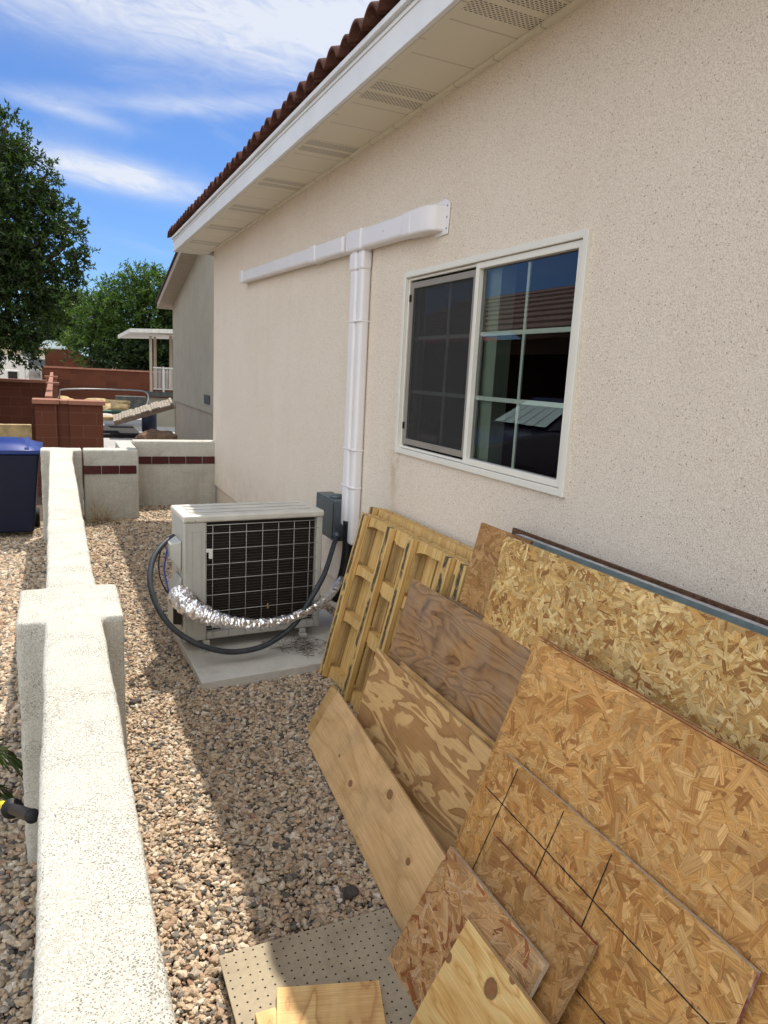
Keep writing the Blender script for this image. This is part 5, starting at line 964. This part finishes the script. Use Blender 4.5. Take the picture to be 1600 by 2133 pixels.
tree('round_tree', 'darker round tree with thin trunk between the left tree and the feathery one', 42, (139, 0), [(105, 640, 34, 26), (140, 650, 45, 34), (100, 675, 32, 30), (150, 690, 48, 28), (180, 660, 34, 32), (120, 700, 34, 18), (118, 622, 22, 14)],
     1500, 14, 0.20, 0.035, (0.020, 0.044, 0.009), (0.085, 0.145, 0.028), group=GT, r0=0.10, dy=0.5, tw=0.4)
tree('shade_tree', 'deep green tree filling the gap behind the porch', 31.4, (350, 0), [(345, 740, 60, 50), (400, 700, 60, 80), (300, 750, 50, 40), (250, 755, 50, 20)],
     1300, 14, 0.18, 0.035, (0.010, 0.022, 0.006), (0.035, 0.065, 0.014), group=GT, r0=0.12, dy=0.3, tw=0.4)
b = MB(); p0, p1, p2, p3 = at(168, 684, y=31.8), at(188, 664, y=31.8), at(214, 655, y=31.8), at(208, 678, y=31.8); b.prism([p0, p1, p2, p3], (0, 1.6, 0.15)); b.tube([(p1.x, 32.2, -0.2), (p1.x, 32.2, p1.z)], 0.03, 8); tag(b.build('shade_canopy', 'void_dark'), 'dark shade canopy half hidden among the trees', 'canopy')
b = MB(); h0_ = at(60, 706, y=75); b.box(-30, h0_.x+2, 75, 90, -0.2, h0_.z); 
struct(b.build('terrain', 'far_ground'))

# ------------------------------------------------------------------ what the window mirrors : van and garage across the way
van = thing('parked_van', 'dark van with a pale sunshade behind its windscreen, mirrored in the window', 'van', (-4.6, 10.0, -0.2)); van.scale = (1, 1, 0.82)
def vp(x, y, z): return (x, y, z)
cy_ = 10.05; b = MB()
sec = [(-2.55, 0.25, 0.62, 0.80), (-2.65, 0.22, 0.80, 0.86), (-3.0, 0.2, 0.93, 0.90), (-3.75, 0.2, 1.08, 0.93)]
vs = []; 
for x, zb, zt_, hw in sec + [(-7.2, 0.2, 1.08, 0.93), (-7.35, 0.25, 1.0, 0.9)]: vs += [(x, cy_-hw, zb), (x, cy_+hw, zb), (x, cy_+hw*0.97, zt_), (x, cy_-hw*0.97, zt_)]
fs = [];  m_ = len(vs)//4
for i in range(m_-1):
    for k in range(4): fs.append((4*i+k, 4*i+(k+1) % 4, 4*i+4+(k+1) % 4, 4*i+4+k))
fs += [(3, 2, 1, 0), tuple(4*(m_-1)+k for k in range(4))]; b.add(vs, fs); b.build('body', 'van_paint', van, bevel=0.06, bseg=4)
b = MB(); b.hexa([(-3.75, cy_-0.86, 1.082), (-3.75, cy_+0.86, 1.082), (-7.1, cy_+0.86, 1.082), (-7.1, cy_-0.86, 1.082), (-4.55, cy_-0.70, 1.70), (-4.55, cy_+0.70, 1.70), (-6.9, cy_+0.70, 1.70), (-6.9, cy_-0.70, 1.70)]); b.build('cabin', 'van_paint', van, bevel=0.05, bseg=4)
def lerp(a, b_, t): return tuple(a[i]+(b_[i]-a[i])*t for i in range(3))
w00, w01, w10, w11 = (-3.80, cy_-0.74, 1.13), (-3.80, cy_+0.74, 1.13), (-4.42, cy_-0.64, 1.60), (-4.42, cy_+0.64, 1.60); o_ = Vector((0.035, 0, 0.027))
b = MB(); b.add([Vector(w00)+o_, Vector(w01)+o_, Vector(w11)+o_, Vector(w10)+o_], [(0, 1, 2, 3)]); ws = b.build('windscreen', 'sunshade', van)
b = MB()
for t in (0.2, 0.4, 0.6, 0.8):
    p = Vector(lerp(w00, w01, t))+o_*1.3; q_ = Vector(lerp(w10, w11, t))+o_*1.3; b.tube([p, q_], 0.008, 6)
b.build('shade_fold', 'white_paint', ws)
for sx in (-1, 1):
    for xx in (-3.3, -6.3): b = MB(); b.lathe((xx, cy_+sx*0.93-0.1, 0.12), [(0.30, 0), (0.32, 0.03), (0.32, 0.18), (0.30, 0.2)], 20, (0, 1, 0)); b.build('wheel', 'tyre', van)
    b = MB(); b.box(-2.66, -2.56, cy_+sx*0.62-0.16, cy_+sx*0.62+0.16, 0.6, 0.74); b.build('headlight', 'car_glass', van)
gh = thing('garage_house', 'brown garage house with ribbed tile roof across the drive, mirrored in the window', 'house', (-9, 14, -0.2))
b = MB(); b.box(-12.5, -8.0, 8.0, 9.4, -0.2, 2.75); b.box(-12.5, -12.2, 9.4, 20, -0.2, 2.75); b.box(-8.2, -8.0, 9.4, 20, 2.35, 2.75); b.box(-12.5, -8.0, 19.0, 22.0, -0.2, 2.75); b.build('wall', 'garage_brown', gh)
b = MB(); e_z, r_z = 2.88, 4.55
for k in range(8):
    t0, t1 = k/8, (k+1)/8; x0, x1 = -7.1-3.7*t0, -7.1-3.7*t1; z0_, z1_ = e_z+(r_z-e_z)*t0, e_z+(r_z-e_z)*t1; b.hexa([(x0, 6, z0_-0.05), (x0, 24, z0_-0.05), (x1, 24, z1_-0.05), (x1, 6, z1_-0.05), (x0, 6, z0_+0.05), (x0, 24, z0_+0.05), (x1-0.03, 24, z1_+0.0), (x1-0.03, 6, z1_+0.0)])
b.hexa([(-10.8, 6, r_z-0.05), (-10.8, 24, r_z-0.05), (-14.5, 24, e_z), (-14.5, 6, e_z), (-10.8, 6, r_z), (-10.8, 24, r_z), (-14.5, 24, e_z+0.1), (-14.5, 6, e_z+0.1)]); b.build('roof', 'roof_brown', gh)
rh = thing('red_roof_house', 'cream house with red tile roof farther away, mirrored in the window', 'house', (-16, 40, -0.2))
b = MB(); b.box(-26, -16, 36, 50, -0.2, 2.3); b.build('wall', 'cream_wall', rh); b = MB(); b.hexa([(-27, 35.4, 2.3), (-15.4, 35.4, 2.3), (-15.4, 50.6, 2.3), (-27, 50.6, 2.3), (-22, 39, 4.3), (-20, 39, 4.3), (-20, 47, 4.3), (-22, 47, 4.3)]); b.build('roof', 'roof_red', rh)
for yy in (38, 43): b = MB(); b.box(-15.99, -15.95, yy, yy+1.6, 0.6, 1.7); b.build('window', 'car_glass', rh)
